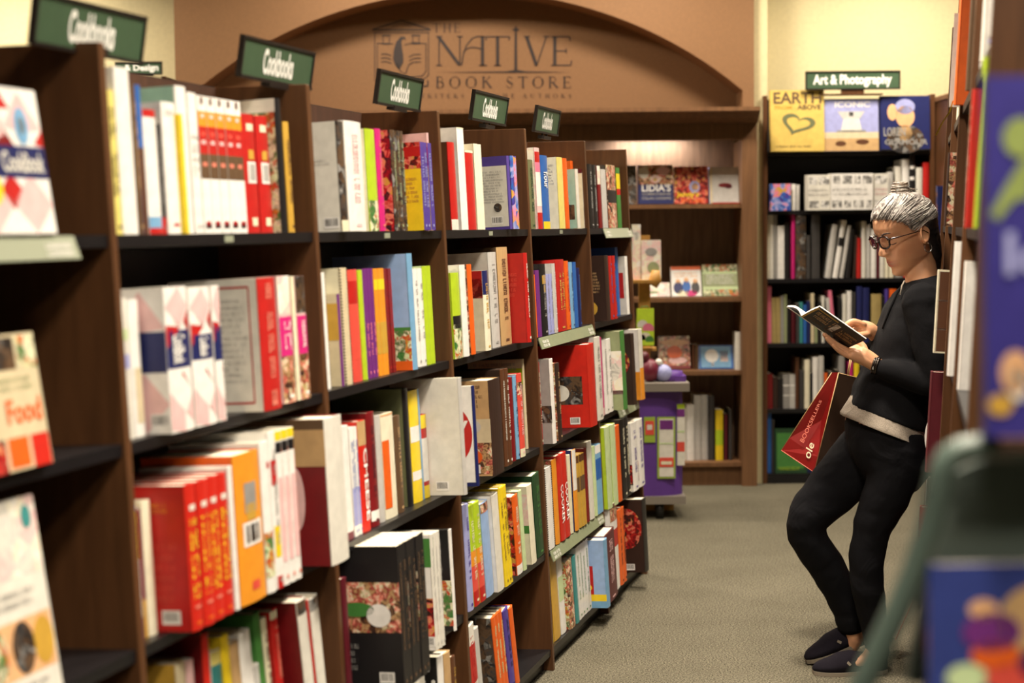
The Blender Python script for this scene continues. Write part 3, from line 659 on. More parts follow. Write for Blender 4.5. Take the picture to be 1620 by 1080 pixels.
ROWS[1, 0] = '''
172 187 141 pale_yellow t=ink tu=.25,.8 n=pale_yellow_dark_lettered
187 211 105 white n=tall_white
213 220 133 umber t=tan
220 228 134 blue b=.42~1:brown n=blue_topped_brown
230 251 172 white b=0~.06:red,.86~.95:light_blue,.95~1:red c=brown n=white_spine_brown_cover
251 259 195 dark_grey b=.85~1:red t=grey
260 282 158 white p=1 sb=.3,.06,.7,.08,red;.2,.9,.8,.94,pale_grey n=white_with_red_dot
283 300 135 white c=mint p=-1 n=white_spine_mint-green_cover
289 294 180 yellow p=1 over n=thin_bright_yellow
301 317 143 white t=grey k=2 tr=.3,.6 n=white_grey_lettered
318 386 148 white k=5 pb b=.11~.22:amber,.22~.42:red,.42~.60:umber sb=.2,.04,.8,.08,ink;.3,.84,.7,.87,pale_grey;.25,.06,.75,.09,red;.35,.94,.65,.99,brown;.25,.49,.75,.52,salmon;.25,.65,.75,.68,pale_pink;.25,.71,.75,.74,coral n=white_with_orange_red_brown_bands
387 427 176 red k=2 p=.6 sb=.25,.86,.75,.92,cream;.2,.42,.85,.6,white;.3,.44,.75,.58,grey;.3,.06,.7,.13,cream;.3,.62,.7,.7,gold n=red_with_white_portrait_panel
440 449 151 black c=ph_green p=3 cp=0,.9,1,1,offwhite n=black_spine_vegetable_photo
452 461 192 gold t=brown c=umber n=brown_and_gold'''
ROWS[1, 1] = '''
189 206 472 offwhite c=offwhite sb=0,.5,1,.6,lavender;0,.7,1,.78,pale_green n=white_lavender_flecked
207 224 474 white c=white sb=.2,.1,.8,.5,beige n=white_beige_panel
264 301 455 white p=6 d=20 b=.30~.56:navy SPINECHECK=1 cp=0,.42,1,.70,navy cpoly=1 bc=.8,.04 T=CookBook tr=.33,.53 tu=.2,.7 n=checked_ring-bound_with_navy_band
303 337 456 white p=5.5 d=20 b=.34~.52:navy SPINECHECK=1 T=CookBook tr=.36,.5 tu=.3,.7 n=checked_navy-banded_middle
339 352 452 white p=5 d=20 b=.30~.55:navy SPINECHECK=1 n=thinner_checked_navy-banded
412 440 440 red p=6.5 d=20 c=offwhite t=salmon tu=.35,.65 tr=.04,.97 frame=1 cl=.35,.2,.86,.85,pale_grey,14 n=red_spine_white_framed_back_cover
443 463 437 pale_pink p=4 d=20 b=0~.3:ph_pale,.32~.63:magenta,.63~1:ph_food t=white tr=.36,.58 tu=.25,.75 n=pink_banded_baking
465 470 437 cream p=4
471 486 437 pale_pink p=4 b=0~.3:ph_dark,.32~.63:magenta,.63~1:ph_food t=white tr=.36,.58 n=second_pink_banded_baking'''
ROWS[1, 2] = '''
205 222 804 yellow b=.0~.04:lavender,.40~.83:white,.83~1:purple n=yellow_white_and_purple
223 228 806 wine b=.7~1:gold
229 243 794 ivory
298 365 772 bright_red k=4 p=8.5 d=20 c=red bc=.7,.05 sb=.25,.82,.75,.86,offwhite;.25,.15,.75,.17,salmon;.3,.04,.7,.06,orange t=yellow tu=.2,.8 tr=.24,.78 nologo cl=.45,.18,.9,.6,coral,6;.5,.8,.85,.88,amber,2 n=big_red_with_yellow_lettering
366 373 743 white p=9 n=tall_thin_white
374 415 722 amber p=7 d=20 c=orange sb=.3,.6,.75,.8,grey;.2,.38,.9,.54,white;.3,.4,.8,.52,ph_dark;.4,.08,.7,.14,coral;.35,.55,.7,.66,gold n=thick_orange
416 430 700 white p=7 d=20 sb=0,.1,1,.4,ph_green;.5,.82,1,.86,red n=white_with_asparagus_photo
430 441 684 white p=7 sb=.1,.66,.9,.82,red;.1,.2,.9,.4,yellow;.1,.0,.9,.08,red t=grey n=white_red_and_yellow_patched
441 470 683 white p=7 k=3 c=offwhite b=0~.06:yellow,.07~.14:black sb=.1,.15,.6,.7,pale_pink t=salmon tu=.6,.85 n=white_with_yellow_and_black_tip
518 546 663 offwhite p=9.5 d=20 c=dark_red cp=0,.68,1,.93,tan;0,.93,1,1,umber ce=.62,.46,.11,.22,pale_pink n=wide_white_spine_maroon_cover'''
ROWS[1, 3] = '''
285 300 1052 beige c=gold p=1
301 313 1052 pale_pink c=pale_grey p=2
327 337 1004 bright_red c=dark_red p=2 n=orange-red_upright
339 356 1033 white b=0~.1:pale_yellow,.1~.3:teal,.3~1:white n=white_with_teal_top
361 373 1007 yellow l=-3 p=1
374 388 1020 tan l=-3 p=1
389 407 1008 white l=-4 p=2 b=.45~1:peach n=white_and_peach
408 418 1052 pale_grey l=-4 
414 425 977 green l=-5 p=2 n=slim_green_leaning
426 434 985 cream l=-5 p=2 t=brown
440 451 975 red l=-5 p=3 b=0~.06:cream t=salmon c=red n=red_cream-topped_leaning
484 498 948 offwhite l=-6 p=4 d=20 c=dark_red b=.0~.1:ph_dark n=white_spine_large_red_cover
499 502 944 red l=-6 p=4
503 516 943 offwhite l=-6 p=4 b=0~.1:ph_dark n=white_red-edged_leaning'''
ROWS[2, 0] = '''
536 547 191 ph_dark c=offwhite p=3 d=20 bc=.78,.03 b=.9~1:cream cl=.5,.6,.9,.66,pale_grey,2 n=dark_spine_off-white_back_cover
548 575 190 white p=2 t=pale_pink n=wide_white_pink-lettered
581 596 203 lime c=cream b=.7~1:ph_green p=1 n=lime_green
597 606 203 magenta t=salmon p=1
622 641 205 ph_dark k=3 c=ph_red p=1 t=sage n=black_grill_photo
667 685 224 violet k=3 p=3 pb t=lavender c=yellow cp=0,.7,1,.84,ph_red;0,.84,1,.95,red;0,.95,1,1,ph_red bc=.5,.06 cl=.55,.3,.95,.6,gold,6 n=violet_spine_yellow_back_cover
686 689 211 pale_pink'''
ROWS[2, 1] = '''
510 518 431 white spiral p=0
537 541 465 purple c=beige cp=.0,.5,1,.9,gold p=1 n=thin_purple_spine_beige_cover
541 553 424 beige spiral p=1 c=cream n=beige_spiral-bound
554 569 427 coral b=.1~.3:red,.45~.8:coral c=orange
570 577 427 lime
578 594 425 purple k=3 t=pink tr=.5,.8 n=purple
595 611 425 amber k=3 b=.1~.2:yellow,.5~.8:gold n=amber_orange
612 623 425 dark_red k=4 t=red n=slim_dark_red
648 656 401 light_blue p=3 d=21 c=skyblue cp=0,0,1,.08,orange;0,.08,1,.34,ph_green;0,.34,1,.37,green n=pale_blue_sky_photo
657 670 425 white k=2 t=grey p=1 n=white_grey-lettered
671 684 421 lime k=2 p=1 c=pale_green ce=.85,.8,.1,.06,dark_green n=lime_green'''
ROWS[2, 2] = '''
541 555 676 white p=1 b=.93~1:wine
556 568 678 white k=3 t=blue tr=.1,.6 b=.55~.9:lavender p=1 n=white_blue-striped
569 582 668 bright_red b=0~.22:tan T=CHEESE tr=.25,.9 tu=.35,.9 p=1.5 d=20 n=orange-red_CHEESE
583 596 654 dark_red c=dark_red t=maroon b=.86~.95:white p=.5 d=21 n=tall_dark_red
597 605 660 pale_grey p=1
606 625 658 ivory sb=0,.1,.45,.75,orange p=1 b=0~.02:peach n=ivory_spine_orange_photo
626 636 659 umber t=tan
641 649 615 black c=olive p=-1 d=20 n=tall_black_spine_olive_cover
650 667 624 yellow b=.32~.46:white,.72~.8:white sb=.72,0,1,1,light_blue c=maroon p=2 n=yellow_and_white_marbled
668 677 662 red b=0~.16:yellow,.28~.8:white,.85~1:yellow p=1.5 n=red_yellow_and_white
729 734 603 pale_grey c=offwhite p=12 d=20 bc=.6,.04 n=large_white_jutting-out'''
ROWS[2, 3] = '''
545 553 925 maroon p=5 c=wine
634 676 864 black k=6 p=13 d=22 pb c=black cp=.05,.4,1,.75,ph_food bc=.72,.05 ce=.75,.52,.14,.08,white;.5,.56,.2,.05,green cl=.1,.12,.5,.32,grey,4 t=umber n=black_restaurant_photo
685 699 846 offwhite k=3 p=8 c=white cp=0,.72,1,.97,green;0,.12,1,.45,ph_red bc=.8,.03 t=pale_grey n=white_spine_green_photo_cover
714 718 838 white p=6 c=black cp=0,.05,1,.5,ph_green cl=.5,.55,.9,.9,grey,4 n=thin_white_spine_salad_photo'''
ROWS[2, 4] = '''
640 676 1078 offwhite p=4 c=pale_grey
696 705 1040 white p=6 c=black dots=1 n=black_white-dotted_cover
706 716 1035 tan p=5 
717 723 1040 brown p=5 t=gold'''
ROWS[3, 0] = '''
711 722 224 red b=.88~1:offwhite c=brown p=1.5 n=red_white-labelled
726 737 201 white c=white p=1.5 b=.0~.01:cream n=tall_thick_white
738 751 237 red c=cream b=0~.03:cream p=1 n=red_spine_cream
752 764 227 ivory k=2 p=1 n=ivory
804 808 246 violet p=3.5 pb c=violet d=15 cp=.02,.04,.98,.87,offwhite cl=.1,.35,.9,.8,grey,12 bc=.6,.07 ce=.75,.3,.09,.06,ph_dark n=white_back_cover_small_portrait
809 819 246 ph_blue k=2 c=violet p=3 n=blue_patterned'''
ROWS[3, 1] = '''
716 729 432 lime c=lime b=.5~.65:black,.6~1:ph_green p=3 n=lime_green_food_photo
730 739 419 white p=3
742 749 418 orange c=ph_food p=2.5 n=orange_spine_pasta_cover
765 774 428 ivory p=2.5 c=cream b=0~.3:navy t=gold cp=0,.66,1,1,red;.2,.66,1,.9,ph_red n=ivory_navy-topped_red_photo
775 788 399 pale_grey c=offwhite t=grey p=1 d=20 n=pale_grey_tall
789 806 391 tan c=umber p=3 d=20 t=brown n=tall_tan_worn
831 837 400 red p=8 d=20 c=red t=offwhite cl=.35,.5,.9,.78,coral,5 n=large_flat_red_cover'''
ROWS[3, 2] = '''
750 754 615 navy c=white p=10 d=16 ce=.52,.52,.45,.31,red ct=joy,.35,.5,.9,.7,white;of_cooking,.3,.4,.8,.47,white cl=.05,.08,.8,.2,pale_grey,2 cp=0,.0,1,.04,navy n=white_cover_big_red_oval
776 794 602 dark_brown c=tan p=6 d=20 cp=0,.02,1,.35,ph_food;0,.35,1,.6,beige ce=.45,.52,.4,.12,pale_grey;.6,.2,.25,.1,orange cl=.3,.7,.9,.95,brown,5 bc=.62,.03 n=dark_spine_baking_photo_cover
795 806 585 brown k=2 c=dark_brown p=4 t=offwhite n=tall_brown
807 813 598 dark_red p=3
814 819 595 light_blue t=navy p=3
820 828 592 coral p=3 b=.1~.25:ph_food,.9~1:cream t=pale_pink c=red n=coral_red
829 832 568 beige c=beige p=-1 cp=0,.72,1,.9,lime cl=.1,.86,.9,.96,grey,2 n=tall_beige_lime-banded'''
ROWS[3, 3] = '''
736 745 803 lavender t=violet p=4
746 765 804 lime k=2 p=4 b=.45~.6:amber,.6~.85:coral,.85~1:red t=cream l=-4 n=green_yellow_red_lettered
766 778 800 skyblue p=4 l=-4 b=0~.1:ph_food
784 794 783 offwhite c=white l=-4 cp=.4,.5,.9,.8,ph_green bc=.55,.05 p=4 n=white_herb_photo
795 808 771 yellow k=3 t=brown l=-5 p=4 n=yellow_dark_lettered
815 824 785 orange l=-4 p=3 c=ph_red t=cream b=.88~1:white n=orange_spine_grill_photo
825 830 776 pale_green l=-4 p=3
838 846 768 ivory c=ivory l=-4 p=3 cp=0,.5,1,.9,ph_pale;0,.4,1,.5,green n=ivory_and_green
847 858 752 dark_green l=-4 p=2 t=green c=dark_green n=tall_dark_green_patterned'''
ROWS[3, 4] = '''
744 757 1004 offwhite b=.2~.6:red t=red l=-5 p=5
758 764 1000 pale_grey l=-6 p=4
786 803 972 orange k=3 l=-9 p=3 c=ph_dark t=pale_green n=orange_spine_portrait_cover
804 812 962 violet l=-9 p=3 t=navy
813 819 958 orange l=-9 p=3'''
ROWS[4, 0] = '''
836 845 252 olive c=olive p=1 t=dark_green n=green
848 856 233 pale_pink b=.05~.18:red,.18~.3:pink,.3~.72:white,.8~1:red c=ph_pale p=1 n=pink_and_red_patterned
857 868 245 blue b=.9~1:yellow T=flour tr=.22,.45 tu=.25,.85 c=blue p=1 n=bright_blue_flour_lettered
883 892 248 pale_yellow c=ivory p=1 cl=.5,.6,.95,.9,pale_grey,7 n=pale_yellow_spine_cream_cover
893 899 250 orange p=.5
912 916 267 offwhite c=mint p=3 cp=.3,.15,.95,.4,ph_dark bc=.5,.03 n=pale_blue_cover_dessert_photo
917 921 256 orange c=orange p=-2 n=orange
924 934 266 offwhite c=cream p=3 b=0~.05:maroon,.65~.8:black cp=0,.93,1,1,maroon;.1,.82,.9,.9,ink;.1,.14,.9,.28,ink bc=.5,.03 n=cream_maroon-topped'''
ROWS[4, 1] = '''
844 848 435 orange p=3
849 855 428 purple p=3
856 865 418 black c=black p=3 sb=.2,.72,.8,.84,gold;.35,.6,.65,.7,gold t=grey n=black_gold_emblem
866 874 434 lavender k=2 p=3 t=grey n=lavender-grey_striped
875 880 417 pale_grey c=pale_grey p=3 t=white
881 894 411 red t=gold c=red p=3 tu=.3,.85 n=thick_red_gold-lettered
895 901 413 orange p=3 c=orange t=red
902 907 415 light_blue t=navy p=3
908 913 415 blue p=3
914 918 424 navy t=blue p=2'''
ROWS[4, 2] = '''
851 856 577 red p=4 t=cream
872 877 568 white p=5 c=grey cp=0,.25,1,.45,ph_dark;.4,.45,.8,.6,white n=white_spine_grey_photo_cover
881 887 575 dark_brown p=5 c=ph_food t=tan
931 942 545 bright_red p=7 d=20 c=bright_red cp=.1,.28,.88,.62,ph_dark bc=.62,.04 ce=.45,.42,.18,.1,offwhite n=large_orange-red_photo_cover
943 952 534 offwhite p=5 c=pale_grey t=grey n=tall_off-white'''
ROWS[4, 3] = '''
863 875 749 white spiral p=5
876 883 735 amber p=5 c=ph_food
884 899 730 bright_red k=2 p=6 T=COOKER tr=.35,.8 tu=.25,.85 c=red l=-2 n=red_COOKER_lettered
900 904 727 cream p=5
907 913 718 amber b=0~.5:white c=navy p=5 n=navy_cover_white_and_amber
914 925 727 gold k=3 p=5 b=0~.1:brown,.3~.5:umber n=gold_and_brown_photo
926 930 715 dark_red p=5
931 938 705 offwhite p=5 c=cream n=tall_cream
939 943 712 pale_green p=5
944 953 710 light_blue k=3 p=5 b=0~.12:white,.2~.5:blue n=slim_light_blue'''
ROWS[4, 4] = '''
866 873 930 yellow k=2 p=5 b=.1~.5:black l=-4 n=yellow_and_black
874 884 893 gold p=5 l=-4
885 893 887 white p=5 l=-4 b=.3~.6:pale_green
900 908 897 ph_food p=5 l=-4 c=ph_green
909 914 890 teal p=5 l=-4
915 934 875 white k=4 p=5 l=-4 pb t=green n=white_green-lettered
958 963 858 light_blue p=9 l=-2 c=skyblue cp=0,0,1,.1,light_blue;0,.1,1,.2,yellow;.3,.2,.75,.62,red;.0,.3,.3,.6,ph_red ce=.52,.72,.13,.12,brown;.5,.7,.08,.08,peach;.25,.68,.11,.1,brown;.24,.66,.07,.07,peach;.42,.3,.3,.09,yellow n=blue_cover_with_person_in_red_shirt
965 980 843 maroon k=1 p=7 l=-3 t=pale_pink c=maroon n=thick_maroon'''
ROWS[5, 0] = '''
931 945 259 black k=2 p=1 t=grey n=tall_black
946 951 262 dark_red p=1 b=0~.3:ph_pale
952 960 267 pale_grey c=white p=1.5 
961 975 260 ph_food c=ph_dark p=1 b=.4~.6:black n=dessert_photo
976 982 265 green b=.1~.35:yellow,.35~.45:red p=.5 n=green_yellow_and_red'''
ROWS[5, 1] = '''
958 964 404 dark_brown p=5 d=18 c=dark_brown ce=.5,.2,.3,.14,gold cl=.3,.42,.9,.75,tan,7 n=dark_brown_gold_emblem_cover
965 974 405 red k=2 p=4 t=blue n=red_and_blue
975 979 391 blue p=-1
990 994 406 white p=6 c=offwhite cp=0,.28,.95,.72,red ce=.3,.88,.22,.08,navy bc=.5,.03 n=white_cover_red_block'''
ROWS[5, 2] = '''
946 954 538 magenta p=5 b=.9~1:pale_pink
955 968 541 white k=2 p=5 c=pale_grey t=grey n=white_grey_lettered
984 990 525 green c=sage p=8 d=18 cp=0,.2,1,.75,ph_pale;0,.2,1,.25,maroon bc=.55,.03 n=green_spine_flower_photo
1000 1005 528 dark_brown c=dark_brown p=7 d=16 ce=.5,.6,.44,.22,ph_red bc=.5,.03 n=dark_cover_red_flower
1012 1018 521 offwhite b=.55~1:amber c=white p=6 cp=0,0,1,.4,amber n=white_and_amber'''
ROWS[5, 3] = '''
960 975 680 pale_green c=lime k=2 p=6 n=pale_green
976 982 675 orange p=5
983 996 665 black k=2 p=5 t=cream c=black n=tall_black_cream-lettered
1000 1018 672 white k=2 p=6 t=violet c=offwhite cp=.5,.1,1,.4,ph_red n=white_violet-dotted'''
ROWS[5, 4] = '''
967 978 802 white b=0~.2:ph_food,.3~.5:red p=5
979 989 810 orange k=2 p=5 t=brown n=orange_slim
1018 1024 790 black p=9 d=18 c=dark_brown ce=.6,.6,.36,.28,ph_red bc=.55,.03 n=dark_cover_red_grapefruit'''
ROWN = ['top', 'second', 'third', 'fourth', 'bottom']
def post_cover(line):
    return line
for (k, r), txt in ROWS.items():
    v = VROW[r]
    txt = '\n'.join(' '.join(t for t in ln.split(' ') if t not in ('cpoly=1', 'frame=1', 'dots=1')) + (' CHECK=1' if 'cpoly=1' in ln else '') + (' FRAME=1' if 'frame=1' in ln else '') + (' DOTS=1' if 'dots=1' in ln else '') for ln in txt.split('\n'))
    fill_row(LF, v, txt, f'{ROWN[r]} shelf, {BAYN[k]} left bookcase', f'cookbooks on the {ROWN[r]} shelf of the {BAYN[k]} left bookcase', smin=SEDGE[k]+.003 if k else None, smax=SEDGE[k+1]-PT-.004)
# ------------------------------------------------------------ art and photography bookcase on the back wall
def wall_case(x0, x1, yf, yb, H, zs, lab, name='bookcase', thick=.026, split=None, group=None, base=.085):
    O = Vector(((x0+x1)/2, yf, 0)); e = empty(name, O); tag(e, lab, 'bookcase', group)
    for a in (x0, x1-thick):
        mb = MB(); mb.box(a-O.x, a+thick-O.x, 0, yb-yf, 0, H, (1, 1, 1), 'wood'); mb.build('side_panel', e, bevel=.002)
    mb = MB(); mb.box(x0+thick-O.x, x1-thick-O.x, yb-yf-.012, yb-yf, 0, H, (1, 1, 1), 'black_panel'); mb.build('back_panel', e)
    mb = MB(); mb.box(x0+thick-O.x, x1-thick-O.x, .0, .02, 0, base-.02, (1, 1, 1), 'black_shelf'); mb.build('kick_board', e)
    for z in zs:
        mb = MB(); mb.box(x0+thick+.0005-O.x, x1-thick-.0005-O.x, .004, yb-yf-.013, z-.024, z, (1, 1, 1), 'black_shelf'); mb.build('shelf', e)
    return e
AY = 9.66
ax0, ax1 = at(1207, 400, AY).x, at(1478, 400, AY).x
AZ = [at(1340, y, AY).z for y in (239, 332, 440, 542, 646, 748)]
AH = at(1340, 150, AY).z
wall_case(ax0, ax1, AY, BWY-.005, AH, AZ, 'tall bookcase of art and photography books with black shelves on the back wall', base=AZ[-1])
AF = Frame((ax0, AY, 0), (1, 0, 0), (0, -1, 0), (0, 0, 1)); AF.flip = False
A = {}
A[0] = '''
1219 1304 143 honey f back=5 p=3 d=3 n=yellow_face-out_heart-shaped_grove ct=EARTH,.06,.78,.95,.97,umber;ABOVE,.5,.68,.94,.76,umber;FROM,.08,.69,.4,.75,gold cpoly=H cl=.1,.05,.85,.09,umber,1
1304 1390 157 lavender f back=5 p=2.5 d=2 n=pale_blue_face-out_beach_tower cp=0,0,1,.28,tan;0,.24,1,.36,beige;0,.36,1,.55,lavender ct=ICONIC,.2,.84,.85,.95,white ce=.3,.14,.1,.05,brown;.7,.17,.12,.05,brown cpoly=W
1393 1471 152 navy f back=5 p=2 d=3 n=dark_face-out_glamour_portrait_photo ce=.5,.62,.19,.2,peach;.5,.8,.2,.14,lavender;.24,.7,.1,.15,peach;.5,.2,.38,.26,ph_dark;.5,.3,.14,.16,tan cp=.36,.62,.66,.69,maroon;0,0,1,.02,black ct=LOREN,.06,.26,.5,.42,grey;GLAMOUR,.08,.1,.95,.2,grey'''
A[1] = '''
1218 1250 291 ph_blue c=ph_blue f back=0 p=0 d=5 n=small_multicoloured_boxed
1253 1258 291 white
1259 1265 292 pale_grey
1275 1311 277 offwhite f back=0 p=0 d=10 cp=.08,.72,.42,.94,ph_bw;.5,.72,.95,.94,ph_bw;.08,.06,.5,.26,ph_bw;.6,.06,.95,.26,ph_bw cl=.06,.35,.95,.6,pale_grey,2 n=white_boxed_photo_thumbnails
1312 1378 275 white f back=0 p=1 d=10 cp=.06,.72,.22,.94,ph_bw;.28,.72,.5,.94,ph_bw;.56,.72,.7,.94,ph_bw;.76,.72,.98,.94,ph_bw;.03,.06,.26,.26,ph_bw;.32,.06,.48,.26,ph_bw;.54,.06,.78,.26,ph_bw;.84,.06,.98,.26,ph_bw cl=.04,.35,.95,.6,pale_grey,2 n=wide_white_boxed_photo_thumbnails
1379 1402 275 offwhite f back=0 p=0 d=10 cp=.1,.72,.9,.94,ph_bw;.1,.06,.9,.26,ph_bw cl=.06,.35,.95,.6,pale_pink,2 n=narrow_white_boxed_photo_thumbnails
1404 1413 272 pale_grey
1416 1426 263 offwhite t=grey
1427 1438 252 white
1439 1447 245 black t=white p=0 b=.2~.26:white,.4~.46:white n=black_white-banded
1449 1459 265 offwhite
1460 1470 257 red t=dark_red'''
A[2] = '''
1209 1219 335 offwhite
1220 1226 336 grey
1227 1238 357 white
1240 1250 352 black t=grey
1252 1258 337 magenta
1259 1275 340 ph_dark
1276 1282 372 dark_grey
1284 1297 335 dark_grey
1305 1314 355 pale_grey l=8
1317 1325 348 white l=9 b=.3~.45:black
1328 1334 356 pale_grey l=9
1337 1345 362 black l=6
1349 1354 372 dark_brown l=3
1355 1362 376 red
1363 1370 350 offwhite
1371 1377 355 pale_grey
1378 1386 362 white
1387 1391 370 maroon
1392 1399 372 offwhite
1400 1406 375 ivory
1407 1414 380 ivory
1416 1428 385 grey
1430 1440 380 coral
1442 1455 372 black
1457 1468 380 offwhite'''
A[3] = '''
1208 1215 453 pink
1216 1223 471 khaki t=umber
1224 1231 471 khaki t=umber
1232 1237 468 grey
1238 1243 466 sage
1245 1251 475 black
1252 1259 487 maroon
1260 1264 480 dark_grey
1265 1270 478 teal
1271 1276 482 blue
1277 1281 476 navy
1283 1288 464 beige
1289 1293 490 sage
1294 1299 478 black
1300 1304 468 offwhite
1306 1309 475 black
1311 1317 471 pale_grey l=-4
1319 1324 459 pink l=-6
1326 1330 470 black
1333 1339 465 offwhite
1340 1347 460 white t=grey
1349 1353 462 dark_grey
1355 1364 453 navy t=purple
1365 1375 455 navy
1378 1394 465 khaki
1395 1399 468 black
1400 1405 457 violet b=.5~1:gold
1407 1418 457 orange
1420 1432 470 dark_grey
1434 1446 465 beige
1448 1466 462 maroon'''
A[4] = '''
1209 1218 592 dark_red t=grey
1219 1227 597 dark_brown
1228 1236 600 black
1237 1247 593 grey t=white b=.3~.34:white,.6~.63:white
1248 1257 593 pale_grey t=white b=.3~.34:white,.6~.63:white
1258 1264 566 brown
1265 1272 586 dark_grey
1273 1281 569 ivory
1282 1285 590 black
1286 1294 565 white
1295 1303 563 pale_grey t=umber
1304 1309 590 orange
1311 1320 588 dark_grey
1322 1326 585 dark_brown
1327 1336 563 grey
1342 1349 572 magenta
1351 1359 574 yellow
1362 1375 580 navy
1378 1395 585 dark_grey
1400 1420 575 umber
1425 1440 580 maroon
1445 1465 578 grey'''
A[5] = '''
1208 1215 652 blue t=sky
1216 1221 664 dark_grey
1222 1272 678 dark_green f back=3 p=-1 d=2 cp=.05,.1,.9,.9,green cl=.1,.06,.8,.14,lime,2 n=green_face-out_large
1275 1290 665 navy
1292 1330 672 dark_brown
1335 1380 668 black
1385 1415 672 dark_grey
1420 1427 690 pale_grey
1429 1434 685 white
1436 1441 692 grey
1442 1448 688 pink
1450 1456 690 white
1458 1466 685 magenta'''
ARN = ['top', 'second', 'third', 'fourth', 'fifth', 'bottom']
for r, txt in A.items():
    txt = txt.replace(' cpoly=H', ' HEART=1').replace(' cpoly=W', ' TOWER=1')
    fill_row(AF, AZ[r], txt, f'{ARN[r]} shelf, back-wall art bookcase', f'art books on the {ARN[r]} shelf', kind='art_book', p0=-.012, dep0=.22, smin=.03, smax=ax1-ax0-.03, small=True)
# its sign
def flat_sign(px0, px1, py0, py1, Y, text, lab, tu=(.08, .92), tv=(.2, .8), pale=False):
    a, b = at(px0, py0, Y), at(px1, py1, Y); c = Vector(((a.x+b.x)/2, Y, b.z)); W, H = b.x-a.x, a.z-b.z
    e = empty('shelf_sign', c); tag(e, lab, 'sign')
    mb = MB(); mb.box(-W/2+.008, W/2-.008, -.004, .004, .008, H-.008, (1, 1, 1), 'label_pale' if pale else 'sign_green'); mb.build('sign_panel', e)
    mb = MB(); mb.box(-W/2, W/2, -.008, .006, H-.008, H, (1, 1, 1), 'sign_frame'); mb.box(-W/2, W/2, -.008, .006, 0, .008, (1, 1, 1), 'sign_frame')
    mb.box(-W/2, -W/2+.008, -.008, .006, .008, H-.008, (1, 1, 1), 'sign_frame'); mb.box(W/2-.008, W/2, -.008, .006, .008, H-.008, (1, 1, 1), 'sign_frame'); mb.build('frame', e)
    mb = MB(); put_text(mb, text, lambda u, v: (-W/2+W*(tu[0]+(tu[1]-tu[0])*u), -.0048, H*(tv[0]+(tv[1]-tv[0])*v)), (1, 1, 1), 'sign_frame' if pale else 'letter', .035); mb.build('lettering', e)
    return e, W, H
e, W_, H_ = flat_sign(1274, 1424, 113, 141, AY-.02, 'Art & Photography', 'wide green Art and Photography sign on top of the back-wall art bookcase', (.08, .91), (.12, .82))
mb = MB(); zt = AH-at(1340, 141, AY-.02).z
mb.box(-W_*.32, W_*.32, -.004, .05, zt, zt+.008, (1, 1, 1), 'wood'); mb.box(-W_*.12, W_*.12, -.003, .02, zt, .001, (1, 1, 1), 'wood'); mb.build('stand', e)

# brown end unit to the right of the art bookcase with framed pictures on it
EY = 9.40
ex0, ex1 = ax1+.005, at(1660, 300, EY).x
O = Vector(((ex0+ex1)/2, EY, 0)); e = empty('end_cabinet', O); tag(e, 'brown wooden end cabinet at the right of the art bookcase', 'cabinet')
EH = at(1490, 148, EY).z
mb = MB(); mb.box(ex0-O.x, ex1-O.x, 0, BWY-EY-.02, 0, EH-.03, (1, 1, 1), 'wood'); mb.build('carcass', e, bevel=.004)
mb = MB(); mb.box(ex0-O.x-.01, ex1-O.x+.01, -.012, BWY-EY-.01, EH-.03, EH, (1, 1, 1), 'wood_back'); mb.build('top_board', e, bevel=.004)
mb = MB(); mb.box(ex0-O.x+.02, ex1-O.x-.02, -.16, 0, at(1490, 432, EY-.1).z-.02, at(1490, 432, EY-.1).z, (1, 1, 1), 'wood'); mb.build('ledge', e)
lz = at(1490, 432, EY-.1).z
EF = Frame((ex0, EY-.1, 0), (1, 0, 0), (0, -1, 0), (0, 0, 1)); EF.flip = False
fill_row(EF, lz, '1483 1515 294 ph_blue f back=3 p=-1 d=1 c=ph_blue cp=0,.0,1,.45,ph_pale;0,.45,1,1,navy ce=.5,.7,.3,.15,violet n=blue_framed_night_picture', 'ledge of the end cabinet', None, kind='picture_book', cat='book', p0=0)

# ------------------------------------------------------------ far left bookcase with its black sign, seen above the nearest books
LY = 9.62; lx0, lx1 = at(40, 120, LY).x, at(262, 120, LY).x; LH = at(220, 121, LY).z
LZ = [LH-.1-.38*i for i in range(1, 6)]
wall_case(lx0, lx1, LY, BWY-.005, LH, LZ, 'tall bookcase against the cream back wall left of the arch, mostly hidden', base=LZ[-1])
e, W_, H_ = flat_sign(182, 257, 98, 118, LY-.02, '& Design', 'small dark Design sign with pale lettering on the far left bookcase', (.2, .92), (.15, .8))
mb = MB(); zt = LH-at(220, 118, LY-.02).z; mb.box(-W_*.3, W_*.3, -.003, .02, zt, .002, (1, 1, 1), 'sign_frame'); mb.build('stand', e)

